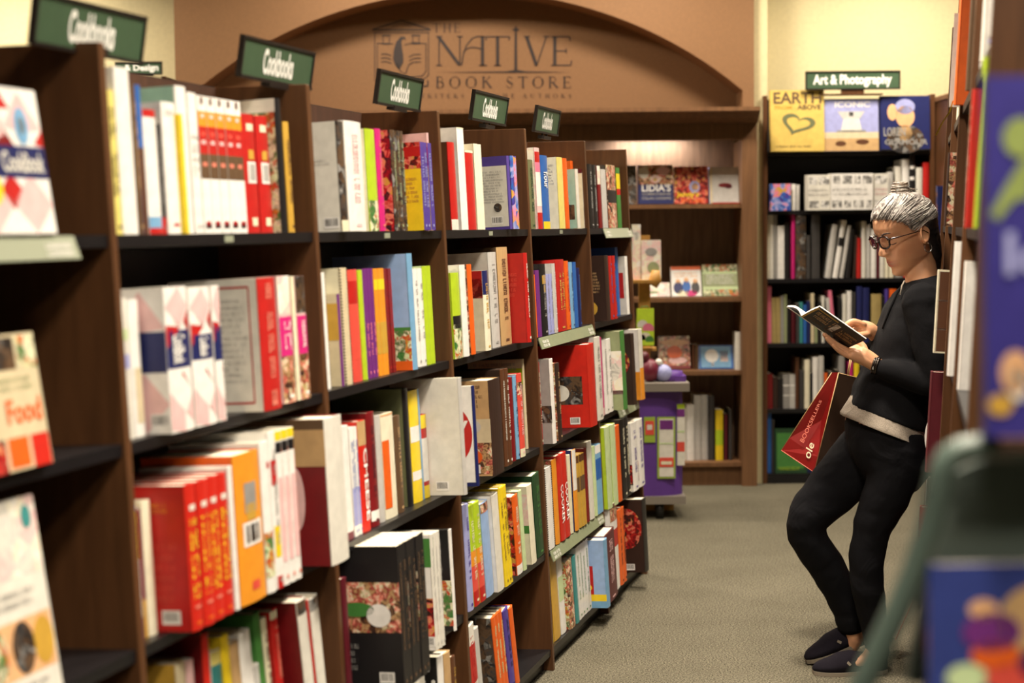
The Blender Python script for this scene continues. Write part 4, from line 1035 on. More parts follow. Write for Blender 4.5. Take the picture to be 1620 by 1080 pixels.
# ------------------------------------------------------------ books in the display bookcase
DF = Frame((xL, FY+.05, 0), (1, 0, 0), (0, -1, 0), (0, 0, 1)); DF.flip = False
Dr = {0: '''
985 1007 262 dark_grey f back=12 d=2 c=ph_dark ct=R,.55,.5,.9,.7,grey n=dark_grey_face-out
1010 1065 262 navy f back=12 d=4 cp=0,.5,1,1,ph_food ce=.16,.8,.15,.15,offwhite;.5,.64,.14,.1,ph_pale;.48,.63,.06,.05,yellow;.72,.85,.2,.1,pale_pink ct=LIDIA'S,.1,.32,.93,.5,white;COMMONSENSE,.1,.22,.93,.29,grey;ITALIAN_COOKING,.1,.11,.93,.18,grey n=navy_face-out_LIDIA'S
1067 1120 264 ph_food f back=12 d=3 c=ph_red ct=Jenny's,.06,.15,.72,.33,yellow;KITCHEN,.2,.03,.85,.13,orange ce=.14,.88,.08,.06,coral;.6,.45,.16,.16,lavender;.62,.45,.1,.1,peach n=dark_face-out_kitchen_photo
1123 1171 265 lavender f back=12 d=3 c=pale_grey ce=.5,.5,.22,.06,dark_red;.62,.46,.12,.05,maroon cp=.05,.0,1,.03,red;.0,0,.08,1,beige n=white_face-out_red_pepper''',
1: '''
1015 1060 452 offwhite f back=24 d=2 c=ph_pale ce=.3,.3,.3,.1,sage;.7,.7,.12,.2,white n=pale_grey_face-out_photo
1063 1110 423 white f back=24 d=2 cp=0,.88,1,1,orange cl=.1,.6,.9,.8,peach,2 ce=.22,.28,.16,.2,navy;.22,.5,.08,.08,peach;.5,.32,.14,.2,blue;.5,.54,.08,.08,peach;.8,.28,.14,.2,dark_grey;.8,.5,.08,.08,peach;.35,.1,.2,.1,cream;.65,.1,.2,.1,magenta n=white_face-out_three_people
1113 1168 420 pale_green f back=24 d=2 c=pale_green cp=0,.78,1,1,ph_green;0,0,1,.2,ph_green;0,.3,1,.7,sage cl=.1,.35,.9,.68,white,4 n=pale_green_face-out_vegetable_borders''',
2: '''
1043 1092 534 ph_pale f back=20 d=3 c=ph_food ce=.5,.5,.25,.2,orange;.5,.8,.45,.1,peach;.6,.25,.3,.1,pale_pink cp=0,0,1,.1,dark_red n=face-out_cooking_hands_photo
1095 1099 545 brown
1100 1105 546 umber
1106 1160 548 skyblue f back=20 d=2 c=blue cp=.06,.05,.94,.95,light_blue;.36,.1,.44,.4,white;.62,.3,.85,.75,ph_pale ce=.38,.55,.2,.28,white n=blue_face-out_white_spoon
1163 1172 525 offwhite d=12 p=6 c=offwhite n=white_narrow_boxed''',
3: '''
1078 1086 645 offwhite
1086 1098 640 white
1098 1109 625 pale_grey
1109 1120 625 pale_grey
1121 1130 626 dark_grey
1132 1144 648 yellow b=.4~.7:lime n=bright_yellow
1146 1151 655 maroon
1153 1158 648 dark_grey t=grey'''}
for r, txt in Dr.items():
    fill_row(DF, RZ[r], txt, f'{["upper", "second", "third", "lowest"][r]} shelf of display bookcase', f'books on the {["upper", "second", "third", "lowest"][r]} display shelf', kind='display_book', p0=-.04 if r != 3 else -.02, dep0=.2, small=True)

# ------------------------------------------------------------ purple floor display behind the last cookbook bookcase
PY = 8.50
def px_box(mb, x0, x1, y0, y1, Y, dep, col, m, org, dy=0):
    a, b = at(x0, y0, Y), at(x1, y1, Y); mb.box(a.x-org.x, b.x-org.x, dy, dy+dep, b.z-org.z, a.z-org.z, col, m)
plain('purple_card', (92, 54, 140), .5, noise=(10, .08)); plain('grey_card', (130, 122, 112), .6); plain('green_card', (150, 176, 60), .5); plain('white_card', (222, 216, 204), .5)
plain('wood_light', (186, 138, 66), .5, noise=(30, .15)); plain('dark_wheel', (20, 20, 20), .5)
c = at(1040, 800, PY); O = Vector((c.x, PY, 0)); e = empty('floor_display', O); tag(e, 'purple cardboard floor display with grey ledge and green-edged panels', 'display')
zb = at(1040, 797, PY).z
mb = MB(); px_box(mb, 975, 1085, 786, 797, PY, .36, (1, 1, 1), 'grey_card', O); mb.build('base', e)
for q in (1045, 1000):
    for dy in (.04, .3):
        mb = MB(); a = at(q, 800, PY); mb.tube([(a.x-O.x, dy, .0), (a.x-O.x, dy, zb)], .022, (1, 1, 1), 'dark_wheel'); mb.build('foot', e)
mb = MB(); a0, a1 = at(978, 618, PY), at(1083, 786, PY); x0, x1 = a0.x-O.x, a1.x-O.x; r_ = .09
cor = [(x0, .34), (x0, .02), (x1-r_*1.6, .02)]+[(x1-r_*1.6+r_*1.6*math.sin(t*math.pi/16), .02+r_*(1-math.cos(t*math.pi/16))) for t in range(1, 9)]+[(x1, .34)]
mb.prism(cor, 2, a1.z, a0.z, (1, 1, 1), 'purple_card'); mb.build('body', e)
mb = MB(); px_box(mb, 975, 1090, 606, 618, PY, .40, (1, 1, 1), 'grey_card', O, -.03); mb.build('ledge', e)
mb = MB(); a0, a1 = at(1015, 590, PY), at(1087, 606, PY)
mb.tube([(at(1062, 600, PY).x-O.x, .12, a1.z), (at(1062, 600, PY).x-O.x, .12, a0.z)], [.075, .07], (1, 1, 1), 'purple_card', seg=20); px_box(mb, 1062, 1087, 596, 606, PY, .2, (1, 1, 1), 'purple_card', O, .05); mb.build('riser', e)
def card(nm, x0, x1, y0, y1, bands, dy=-.004, col='green_card'):
    mb = MB(); px_box(mb, x0, x1, y0, y1, PY, .006, (1, 1, 1), col, O, dy+.016)
    for ib, (b0, b1, c_, ins) in enumerate(bands): px_box(mb, x0+ins, x1-ins, y0+(y1-y0)*b0, y0+(y1-y0)*b1, PY, .003, L[c_], 'print', O, dy+.0135-.001*ib)
    return mb.build(nm, e)
card('printed_panel', 1040, 1069, 660, 757, [(.03, .97, 'offwhite', 3), (.05, .2, 'purple', 4), (.42, .44, 'pale_green', 4), (.66, .81, 'coral', 3), (.72, .77, 'cream', 6)])
card('printed_panel', 1019, 1037, 660, 700, [(.15, .7, 'coral', 2), (.3, .5, 'offwhite', 5)])
mb = MB(); px_box(mb, 1072, 1084, 640, 737, PY, .004, L['offwhite'], 'print', O, .028)
for (q0, q1, cc) in ((640, 647, 'lime'), (648, 660, 'purple'), (682, 685, 'pale_green'), (700, 715, 'coral')): px_box(mb, 1072, 1084, q0, q1, PY, .003, L[cc], 'print', O, .0265)
mb.build('side_panel', e)
# bookcase toys and card rack behind
zl = at(1040, 606, PY).z
mb = MB(); O2 = Vector((at(1022, 520, PY+.1).x, PY+.12, zl+.16))
def blob(mb, cx, cz, rx, rz, col, m='print', cy=0, ry=.03, seg=14):
    V = []; Fc = []
    for i in range(seg+1):
        th_ = math.pi*i/seg
        for j in range(seg): ph = 2*math.pi*j/seg; V.append((cx+rx*math.sin(th_)*math.cos(ph), cy+ry*math.sin(th_)*math.sin(ph), cz+rz*math.cos(th_)))
    for i in range(seg):
        for j in range(seg): Fc.append((i*seg+j, i*seg+(j+1) % seg, (i+1)*seg+(j+1) % seg, (i+1)*seg+j))
    mb.mesh(V, Fc, col, m, True)
# green gift bag
a, b = at(1009, 490, PY+.15), at(1037, 548, PY+.15)
mb = MB(); w2 = (b.x-a.x)/2; hh = a.z-b.z
mb.hexa([(-w2, -.03, 0), (w2, -.03, 0), (w2, .03, 0), (-w2, .03, 0), (-w2*.9, -.012, hh), (w2*1.05, -.012, hh), (w2*1.05, .012, hh), (-w2*.9, .012, hh)], L['lime'], 'print')
for (u, v_, rr, cc) in ((-.3, .55, .028, 'offwhite'), (.35, .45, .03, 'pink'), (0, .2, .03, 'ivory'), (-.4, .2, .02, 'pale_pink'), (.5, .15, .022, 'green')):
    mb.face([(u*w2+rr*math.cos(k*math.pi/8), -.031+.018*v_, v_*hh+rr*math.sin(k*math.pi/8)) for k in range(16)], L[cc], 'print')
mb.tube([(-.02, 0, hh), (-.015, 0, hh+.012), (.015, 0, hh+.012), (.02, 0, hh)], .002, L['green'])
o_ = mb.build('gift_bag'); o_.location = ((a.x+b.x)/2, PY+.27, at(1020, 596, PY+.27).z); o_.location.z = b.z
tag(o_, 'lime green bag with flower print beside the far end of the cookbook row', 'bag')
# wooden card rack carrying it
RYk = PY+.40
O = Vector((at(1020, 500, RYk).x, RYk, 0)); e = empty('card_rack', O); tag(e, 'light wooden card rack behind the last cookbook bookcase', 'rack')
mb = MB(); mb.box(-.03, .03, 0, .04, .02, at(1020, 372, RYk).z, (1, 1, 1), 'wood_light'); mb.build('post', e)
mb = MB(); mb.box(-.14, .14, -.12, .16, 0, .03, (1, 1, 1), 'wood_light'); mb.build('base', e)
for py, xr in ((442, 1030), (548, 1036)):
    z = at(1020, py, RYk).z; mb = MB(); a_ = at(xr, py, RYk).x-O.x
    mb.box(-.14, a_, -.10, -.0005, z-.016, z, (1, 1, 1), 'wood_light')
    if py == 442: mb.tube([(a_, -.05, z-.03), (a_+.018, -.05, z+.0), (a_+.02, -.05, z+.05)], [.03, .034, .02], (1, 1, 1), 'wood_light', seg=14)
    mb.build('ledge', e)
KF = Frame((O.x-.2, RYk-.045, 0), (1, 0, 0), (0, -1, 0), (0, 0, 1)); KF.flip = False
fill_row(KF, at(1020, 442, RYk).z, '''
1000 1014 355 pale_green f back=4 d=.6 c=ph_pale p=-3 n=small_pale_botanical
1002 1033 380 offwhite f back=6 d=.8 c=ph_pale ce=.6,.3,.3,.15,sage;.5,.7,.3,.1,grey p=0 n=pale_grey_botanical''', 'wooden card rack', 'booklets on the wooden card rack', kind='booklet', small=True, p0=0)
# lidded dark purple basket on the purple display
mb = MB(); blob(mb, 0, .06, .05, .06, L['wine'], ry=.05); blob(mb, .07, .045, .045, .045, L['lavender'], ry=.045); blob(mb, -.03, .13, .028, .03, L['maroon'], ry=.03); blob(mb, .045, .1, .02, .02, L['offwhite'], ry=.02)
o_ = mb.build('plush_toy'); o_.location = (at(1030, 580, PY).x, PY+.07, zl+.0); tag(o_, 'dark wine and lavender soft toy sitting on the purple floor display', 'toy')
# ------------------------------------------------------------ right run, seen from its near end
PH = R(13.4); d2 = Vector((math.sin(PH), math.cos(PH), 0)); n2 = Vector((-math.cos(PH), math.sin(PH), 0))
SL2 = .05; HR = 2.25
bR = Vector((.735, 2.9, 0)); a2 = math.atan(SL2)
up2 = (Vector((0, 0, 1))*math.cos(a2)-n2*math.sin(a2)).normalized(); np2 = (n2*math.cos(a2)+Vector((0, 0, 1))*math.sin(a2)).normalized()
RF = Frame(bR, d2, np2, up2); RF.flip = True
RZS = (1.83, 1.495, 1.13, .766, .405, .075)
RN = ['nearest', 'second', 'third', 'farthest']
for k in range(4):
    s0, s1 = k*.92, (k+1)*.92
    c = bR + d2*(s0+s1)/2 - n2*.17; M = Matrix(((-d2.x, -n2.x, 0, c.x), (-d2.y, -n2.y, 0, c.y), (0, 0, 1, 0), (0, 0, 0, 1)))
    e = empty('bookcase', M=M); tag(e, f'tall wooden bookcase with black shelves, {RN[k]} of four in the right row', 'bookcase', 'bookcases in the right row')
    hl = .46; yfb = -.17; yft = -.17+SL2*HR; yb = .17
    def sd(xa, xb):
        mb = MB(); mb.prism([(yb, 0), (yfb, 0), (yft, HR), (yb, HR)], 0, xa, xb, (1, 1, 1), 'wood'); return mb.build('side_panel', e, bevel=.002)
    sd(hl-.03, hl-.0005) if True else None
    if k == 3: sd(-hl+.0005, -hl+.03)
    xi0, xi1 = -hl+(.031 if k == 3 else .001), hl-.031
    mb = MB(); mb.box(xi0, xi1, yb-.018, yb-.001, .06, HR, (1, 1, 1), 'black_panel'); mb.build('back_panel', e)
    mb = MB(); mb.box(xi0, xi1, yfb+.03, yfb+.05, 0, .05, (1, 1, 1), 'black_shelf'); mb.build('kick_board', e)
    for z in RZS:
        yf_ = yfb+SL2*z+.008; mb = MB(); rise = lambda y: z+(yf_-.008-y)*SL2
        mb.hexa([(xi0, yf_, rise(yf_)-.023), (xi1, yf_, rise(yf_)-.023), (xi1, yb-.02, rise(yb-.02)-.023), (xi0, yb-.02, rise(yb-.02)-.023), (xi0, yf_, rise(yf_)-.001), (xi1, yf_, rise(yf_)-.001), (xi1, yb-.02, rise(yb-.02)-.001), (xi0, yb-.02, rise(yb-.02)-.001)], (1, 1, 1), 'black_shelf'); mb.build('shelf', e)
# books: distance along the run, thickness, height, protrusion (cm), colour, options
RB = {0: '''
.10 .05 .33 2 pale_grey n=tall_pale_grey_nearest
.19 .04 .36 1.5 lavender n=tall_lavender-grey
.55 .04 .34 1.5 offwhite n=tall_off-white
.70 .05 .33 1 pale_grey c=pale_grey n=tall_grey
1.30 .03 .31 2 umber n=brown
1.82 .04 .29 3.5 orange c=orange ribbon=1 n=bright_orange_ribboned
1.90 .012 .26 5 white n=thin_white
2.5 .03 .28 1 cream n=cream''',
1: '''
.09 .035 .30 2.5 lime c=lime n=lime_green_nearest
.42 .03 .27 3 red c=bright_red t=cream n=orange-red_lettered
.66 .04 .26 1.5 black c=dark_brown n=black
1.20 .03 .22 1 white c=pale_grey n=pale
1.96 .025 .21 4 dark_brown c=ph_food n=gold-edged_patterned
2.35 .03 .22 1.5 ph_food n=food_photo''',
2: '''
.9 .03 .29 1 white n=tall_white
1.25 .04 .33 2.5 white c=white n=white_boxed
1.5 .02 .27 2 offwhite c=pale_grey n=pale_grey
1.98 .02 .24 5 ivory c=wood_b cp=.02,.02,.98,.98,brown;.03,.28,.97,.3,white;.03,.62,.97,.64,white n=brown_cover_white_bordered
2.2 .03 .22 0 red n=red''',
3: '''
1.1 .03 .27 1 dark_red n=dark_red
2.10 .045 .30 5 maroon c=maroon ce=.75,.35,.3,.3,white;.75,.35,.22,.25,maroon cl=.7,.7,.9,.9,grey,4 n=large_maroon_white-ringed
2.35 .04 .2 1 black n=black
2.6 .05 .22 2 pink n=pink''',
4: '''
1.6 .03 .26 1 brown n=brown
2.62 .05 .17 5 bright_red t=dark_red c=bright_red n=short_red
2.95 .02 .22 3 white n=white''',
5: '''
2.0 .03 .26 3 grey n=grey
2.5 .03 .27 3 cream n=cream'''}
RRN = ['top', 'second', 'third', 'fourth', 'fifth', 'bottom']
for r, txt in RB.items():
    lst = []
    for line in txt.strip().split('\n'):
        tk = line.split(); s, w_, h_, p_ = map(float, tk[:4]); _, _, _, col, o = parse('0 0 0 '+tk[4]+' '+' '.join(t for t in tk[5:]))
        if o.get('c') not in MATS and o.get('c') not in L: o.pop('c', None)
        rib = o.pop('ribbon', None)
        M = book_matrix(RF, s, RZS[r]/up2.z, -.022+p_/100)
        ob = make_book('shelved_book', M, w_, h_, .2, col, o)
        if rib:
            mb = MB(); P = [Vector((0, -.004, .012)), Vector((.004, -.012, -.02)), Vector((.002, -.03, -.05)), Vector((.0, -.045, -.085))]
            for A_, B_ in zip(P, P[1:]): mb.face([A_+Vector((0, 0, 0)), B_, B_+Vector((.006, -.004, 0)), A_+Vector((.006, -.004, 0))], L['yellow'], 'matte')
            mb.build('ribbon', ob)
        lst.append((ob, o))
    for i, (ob, o) in enumerate(lst):
        tag(ob, f"{o['n'].replace('_', ' ')} book seen edge-on, {RRN[r]} shelf of right row", 'book', f'books on the {RRN[r]} shelf of the right row')
# leaning pink picture book at the foot of the right row
M = book_matrix(RF, 3.0, RZS[5]/up2.z+.012, .10, 0, True, 20)
ob = make_book('shelved_book', M, .034, .34, .22, 'coral', {'c': 'salmon', 'cp': [(.04, .04, .96, .96, 'pale_pink')], 'ce': [(.5, .5, .3, .3, 'coral')]})
tag(ob, 'pink cover leaning outward at the foot of the right row, behind the person', 'book')

# ------------------------------------------------------------ near green display stand with two children's books
plain('green_metal', (70, 84, 77), .45, noise=(30, .06)); plain('green_fabric', (84, 96, 90), .8, noise=(200, .12))
GY = 1.55
def g_(px, py, Y=GY): return at(px, py, Y)
O = Vector((g_(1600, 900).x, GY, 0)); e = empty('display_stand', O); tag(e, 'blurred grey-green metal display stand with rounded corner in the near right foreground', 'stand')
pth = [g_(1790, 716), g_(1700, 708), g_(1600, 705), (g_(1550, 706)), g_(1520, 712), g_(1500, 724), g_(1489, 745), g_(1482, 780), g_(1470, 835), g_(1446, 905), g_(1418, 970), g_(1382, 1045), g_(1320, 1180), g_(1240, 1380)]
pth = [p-O for p in pth]; pth.append(Vector((pth[-1].x-.02, .0, .012)))
mb = MB(); mb.tube(pth, .0125, (1, 1, 1), 'green_metal', seg=14); mb.build('frame_tube', e)
pth2 = [Vector((2*(g_(1790, 716).x-O.x)-p.x, p.y, p.z)) for p in pth]
mb = MB(); mb.tube(pth2, .0125, (1, 1, 1), 'green_metal', seg=14); mb.build('frame_tube', e)
mb = MB(); mid = g_(1790, 716).x-O.x
pl = [(g_(1490, 765)-O), (g_(1560, 735)-O), Vector((2*mid-(g_(1560, 735).x-O.x), 0, g_(1560, 735).z)), Vector((2*mid-(g_(1490, 765).x-O.x), 0, g_(1490, 765).z)), Vector((2*mid-(g_(1445, 1090).x-O.x), 0, g_(1445, 1090).z)), (g_(1445, 1090)-O)]
mb.prism([(p.x, p.z) for p in pl], 1, .02, .032, (1, 1, 1), 'green_fabric'); mb.build('back_panel', e)
mb = MB(); zz = g_(1500, 1110).z; mb.box(g_(1440, 1090).x-O.x, 2*mid-(g_(1440, 1090).x-O.x), -.05, .034, zz-.012, zz, (1, 1, 1), 'green_metal'); mb.build('ledge', e)
zu = g_(1560, 688).z
mb = MB(); mb.box(mid-.02, mid+.02, .034, .056, 0, g_(1600, 150).z, (1, 1, 1), 'green_metal'); mb.box(g_(1570, 688).x-O.x, 2*mid-(g_(1570, 688).x-O.x), -.03, .05, zu-.01, zu, (1, 1, 1), 'wood_dark'); mb.build('post', e)
# upper blue picture book
GF = Frame((O.x, GY, 0), (1, 0, 0), (0, -1, 0), (0, 0, 1)); GF.flip = False
out = fill_row(GF, zu, '''
1558 1960 120 indigo f back=2 p=1.2 d=1.2 c=navy pb cp=0,0,1,1,indigo ce=.14,.83,.07,.055,moss;.12,.18,.06,.06,peach;.13,.15,.04,.05,offwhite;.06,.09,.05,.03,gold;.3,.6,.1,.1,gold BIRD=1 n=blue_picture
''', 'near display stand', None, kind='picture_book', p0=0)
out[0][0]['label'] = 'tall violet-blue picture book standing on top of the near green stand'
out = fill_row(GF, zz, '''
1468 1800 893 ph_blue f back=3 p=1 d=1.2 c=navy pb cp=0,0,1,1,indigo2 ce=.3,.52,.14,.14,purple;.26,.68,.07,.07,peach;.32,.36,.12,.1,orange;.55,.6,.22,.26,tan;.62,.66,.12,.1,lavender;.62,.3,.2,.16,navy;.18,.2,.1,.1,pale_green;.4,.2,.14,.1,coral n=blue_illustrated
''', 'near green stand', None, kind='picture_book', p0=0)
out[0][0]['label'] = 'blurred blue illustrated picture book in the lower holder of the near green stand'
# ------------------------------------------------------------ the reading person
def remeshed(mb, voxel, smooth=4, name='tmp', fac=.5):
    o = mb.build(name); rm = o.modifiers.new('r', 'REMESH'); rm.mode = 'VOXEL'; rm.voxel_size = voxel
    if smooth: sm = o.modifiers.new('s', 'SMOOTH'); sm.factor = fac; sm.iterations = smooth
    dg = bpy.context.evaluated_depsgraph_get(); me = bpy.data.meshes.new_from_object(o.evaluated_get(dg)); bpy.data.objects.remove(o)
    return me
def finish(me, name, parent, mat, colfn=None, disp=None):
    if disp:
        for v in me.vertices:
            pass
    me.materials.clear(); me.materials.append(MATS[mat])
    for p in me.polygons: p.use_smooth = True; p.material_index = 0
    if colfn:
        a = me.color_attributes.get('Col') or me.color_attributes.new('Col', 'FLOAT_COLOR', 'POINT')
        if a.domain != 'POINT': me.color_attributes.remove(a); a = me.color_attributes.new('Col', 'FLOAT_COLOR', 'POINT')
        d_ = []
        for v in me.vertices: d_ += [*colfn(v.co), 1.0]
        a.data.foreach_set('color', d_)
    o = bpy.data.objects.new(name, me); COL.objects.link(o); o.parent = parent
    return o
def loft(mb, rings, seg=40, m='print', col=(1, 1, 1), caps=True):
    n = len(rings); V = []
    for r in rings: V += r
    k = len(rings[0]); Fc = [(i*k+j, i*k+(j+1) % k, (i+1)*k+(j+1) % k, (i+1)*k+j) for i in range(n-1) for j in range(k)]
    if caps: Fc += [tuple(range(k))[::-1], tuple((n-1)*k+j for j in range(k))]
    mb.mesh(V, Fc, col, m, True)
def ering(front, back, Y, hw, k=40, sq=2.0, shift=0, sqz=1):
    a_, b_ = at(front[0], front[1], Y), at(back[0], back[1], Y); c_ = (a_+b_)/2; h_ = (a_-b_)/2; out = []
    for i in range(k):
        t = 2*math.pi*i/k; cs, sn = math.cos(t), math.sin(t)
        cs = math.copysign(abs(cs)**(2/sq), cs); sn = math.copysign(abs(sn)**(2/sq), sn)
        out.append(c_ + h_*cs + Vector((0, -hw*sn+shift, 0)))
    return out
def interp_rings(rings, n=4):
    out = []
    for a_, b_ in zip(rings, rings[1:]):
        for i in range(n): out.append([p.lerp(q, i/n) for p, q in zip(a_, b_)])
    out.append(rings[-1]); return out
def chain(mb, pts, seg=14, n=5, m='print', col=(1, 1, 1)):
    """smooth tapered tube through (point, radius) pairs with rounded ends"""
    P = [Vector(p) for p, r in pts]; Rr = [r for p, r in pts]; out, ro = [], []
    for i in range(len(P)-1):
        p0 = P[max(i-1, 0)]; p1 = P[i]; p2 = P[i+1]; p3 = P[min(i+2, len(P)-1)]
        for j in range(n):
            t = j/n; out.append(.5*((2*p1)+(p2-p0)*t+(2*p0-5*p1+4*p2-p3)*t*t+(3*p1-p0-3*p2+p3)*t**3)); ro.append(Rr[i]+(Rr[i+1]-Rr[i])*t)
    out.append(P[-1]); ro.append(Rr[-1])
    e0 = (out[0]-out[1]).normalized(); e1 = (out[-1]-out[-2]).normalized()
    out = [out[0]+e0*ro[0]*.9, out[0]+e0*ro[0]*.6]+out+[out[-1]+e1*ro[-1]*.6, out[-1]+e1*ro[-1]*.9]
    ro = [ro[0]*.35, ro[0]*.8]+ro+[ro[-1]*.8, ro[-1]*.35]
    mb.tube(out, ro, col, m, seg)
def floor_at(px, py):
    r = FWD+RT*((px-810)/FPX)-UP*((py-540)/FPX); t = -EYE/r.z; return CAMP+r*t
def skinm():
    m, t, b = nt('skin'); a_ = N(t, 'ShaderNodeAttribute'); a_.attribute_name = 'Col'
    t.links.new(a_.outputs['Color'], b.inputs['Base Color']); b.inputs['Roughness'].default_value = .5
    b.inputs['Subsurface Weight'].default_value = .12; b.inputs['Subsurface Radius'].default_value = (.01, .004, .002); b.inputs['Subsurface Scale'].default_value = .5
skinm()
def knit(name, rgb, sc, rough=.95, bump=.4, folds=.5):
    m, t, b = nt(name); c_ = lin(rgb); tc = N(t, 'ShaderNodeTexCoord')
    b.inputs['Roughness'].default_value = rough; b.inputs['Specular IOR Level'].default_value = .15; 
    n1 = N(t, 'ShaderNodeTexNoise'); n1.inputs['Scale'].default_value = sc; n2 = N(t, 'ShaderNodeTexNoise'); n2.inputs['Scale'].default_value = 9; n2.inputs['Distortion'].default_value = 1.2
    for q in (n1, n2): t.links.new(tc.outputs['Object'], q.inputs['Vector'])
    r = N(t, 'ShaderNodeValToRGB'); r.color_ramp.elements[0].position = .3; r.color_ramp.elements[1].position = .7
    r.color_ramp.elements[0].color = (*[v*.75 for v in c_], 1); r.color_ramp.elements[1].color = (*[v*1.25 for v in c_], 1)
    t.links.new(n1.outputs['Fac'], r.inputs[0]); t.links.new(r.outputs[0], b.inputs['Base Color'])
    b1 = N(t, 'ShaderNodeBump'); b1.inputs['Strength'].default_value = bump; b1.inputs['Distance'].default_value = .002; t.links.new(n1.outputs['Fac'], b1.inputs['Height'])
    b2 = N(t, 'ShaderNodeBump'); b2.inputs['Strength'].default_value = folds; b2.inputs['Distance'].default_value = .012; t.links.new(n2.outputs['Fac'], b2.inputs['Height']); t.links.new(b1.outputs[0], b2.inputs['Normal'])
    t.links.new(b2.outputs[0], b.inputs['Normal'])
knit('black_wool', (17, 17, 20), 500); knit('black_denim', (15, 15, 19), 700, .9, .3, .6); knit('grey_rib', (150, 140, 128), 300, .9, .4, .7); knit('shoe_cloth', (28, 25, 33), 600)
plain('rubber', (128, 118, 104), .6); plain('tortoise', (34, 20, 16), .2, noise=(90, .5)); plain('watch_metal', (70, 64, 60), .25, .9); plain('watch_face', (210, 212, 214), .2); plain('eye_white', (220, 214, 206), .2); plain('iris', (60, 42, 28), .2)
def hairm():
    m, t, b = nt('hair'); tc = N(t, 'ShaderNodeTexCoord'); a_ = N(t, 'ShaderNodeAttribute'); a_.attribute_name = 'Col'
    n1 = N(t, 'ShaderNodeTexNoise'); n1.inputs['Scale'].default_value = 160; n1.inputs['Detail'].default_value = 4
    t.links.new(tc.outputs['Object'], n1.inputs['Vector'])
    mr = N(t, 'ShaderNodeMapRange'); mr.inputs[1].default_value = .3; mr.inputs[2].default_value = .7; mr.inputs[3].default_value = .45; mr.inputs[4].default_value = 1.35; t.links.new(n1.outputs['Fac'], mr.inputs[0])
    v_ = N(t, 'ShaderNodeVectorMath', operation='SCALE'); t.links.new(a_.outputs['Color'], v_.inputs[0]); t.links.new(mr.outputs[0], v_.inputs['Scale']); t.links.new(v_.outputs[0], b.inputs['Base Color'])
    b.inputs['Roughness'].default_value = .45; bp = N(t, 'ShaderNodeBump'); bp.inputs['Strength'].default_value = .5; bp.inputs['Distance'].default_value = .002; t.links.new(n1.outputs['Fac'], bp.inputs['Height']); t.links.new(bp.outputs[0], b.inputs['Normal'])
hairm()
BY = 5.52
hip = at(1400, 700, BY)
person = empty('person', (0, 0, 0)); person.location = (floor_at(1370, 1055).x, BY, 0); PO = Vector(person.location)
tag(person, 'person with grey hair in a bun, glasses and black clothes, leaning back and reading', 'person')
# head frame
al, te = R(17), R(20)
hf = Vector((-math.cos(al)*math.cos(te), -math.sin(al)*math.cos(te), -math.sin(te)))
hu = Vector((-math.cos(al)*math.sin(te), -math.sin(al)*math.sin(te), math.cos(te)))
hs = hf.cross(hu); hs = hs if hs.y < 0 else -hs
HC = at(1436, 371, BY); HS = 1.07
def HP(f, s, u): return HC + (hf*f+hs*s+hu*u)*HS
def lerp_tab(tab, x):
    if x <= tab[0][0]: return tab[0][1]
    for (a_, b_), (c_, d_) in zip(tab, tab[1:]):
        if x <= c_: t = (x-a_)/(c_-a_); t = t*t*(3-2*t)*.35+t*.65; return b_+(d_-b_)*t
    return tab[-1][1]
FRT = [(-.118, .045), (-.112, .066), (-.104, .082), (-.094, .0865), (-.084, .0845), (-.074, .086), (-.06, .089), (-.045, .0885), (-.03, .087), (-.01, .084), (.008, .083), (.02, .086), (.033, .0935), (.05, .096), (.07, .092), (.09, .078), (.105, .058), (.117, .032), (.125, 0.004)]
BCK = [(-.118, .0), (-.104, -.01), (-.085, -.035), (-.06, -.058), (-.03, -.075), (0, -.086), (.04, -.096), (.075, -.087), (.1, -.062), (.117, -.03), (.125, -.004)]
WID = [(-.118, .012), (-.110, .024), (-.1, .034), (-.085, .046), (-.065, .0555), (-.04, .062), (-.01, .067), (.02, .071), (.05, .074), (.075, .070), (.1, .054), (.115, .034), (.125, .004)]
NOSE = [(-.046, 0), (-.040, .004), (-.034, .018), (-.027, .030), (-.019, .0315), (-.008, .023), (.004, .014), (.016, .006), (.028, .002), (.036, 0)]
NW = [(-.04, .012), (-.028, .0125), (-.015, .0095), (.01, .007), (.03, .009)]
def g(x, w_): return math.exp(-(x/w_)**2)
def head_point(u, ph):
    F_, B_, W_ = lerp_tab(FRT, u), lerp_tab(BCK, u), lerp_tab(WID, u)
    c_ = F_*.25+B_*.75 if u < .1 else (F_+B_)/2
    c_ = .0 if u < .09 else (F_+B_)/2
    cs, sn = math.cos(ph), math.sin(ph)
    e = (2.0+.3*max(0, min(1, (u+.08)/.08))) if cs > 0 else 2.1
    rf = (F_-c_) if cs > 0 else (c_-B_)
    f = c_+math.copysign(abs(cs)**(2/e), cs)*rf; s = math.copysign(abs(sn)**(2/e), sn)*W_
    if cs > 0:
        nz = lerp_tab(NOSE, u) if -.046 < u < .036 else 0
        f += nz*g(s, lerp_tab(NW, u))
        f += .0035*g(abs(s)-.0125, .006)*g(u+.031, .007)*2.0        # nostril wings
        for q in (-1, 1):
            f -= .0105*g(s-q*.031, .0145)*g(u-.006, .0125)
            f += .0045*g(s-q*.03, .02)*g(u-.031, .008)
            f += .003*g(s-q*.043, .018)*g(u+.022, .016)
            f += .0035*g(s-q*.031, .010)*g(u-.004, .0075)            # lid bulge
        lipw = g(s, .021)
        f += lipw*(.0055*g(u+.0575, .0048)+.0055*g(u+.0685, .0052)-.0045*g(u+.0632, .0022)-.002*g(u+.080, .006)+.003*g(u+.098, .008))
        f -= .002*g(s, .004)*g(u+.048, .006)
    return f, s, u
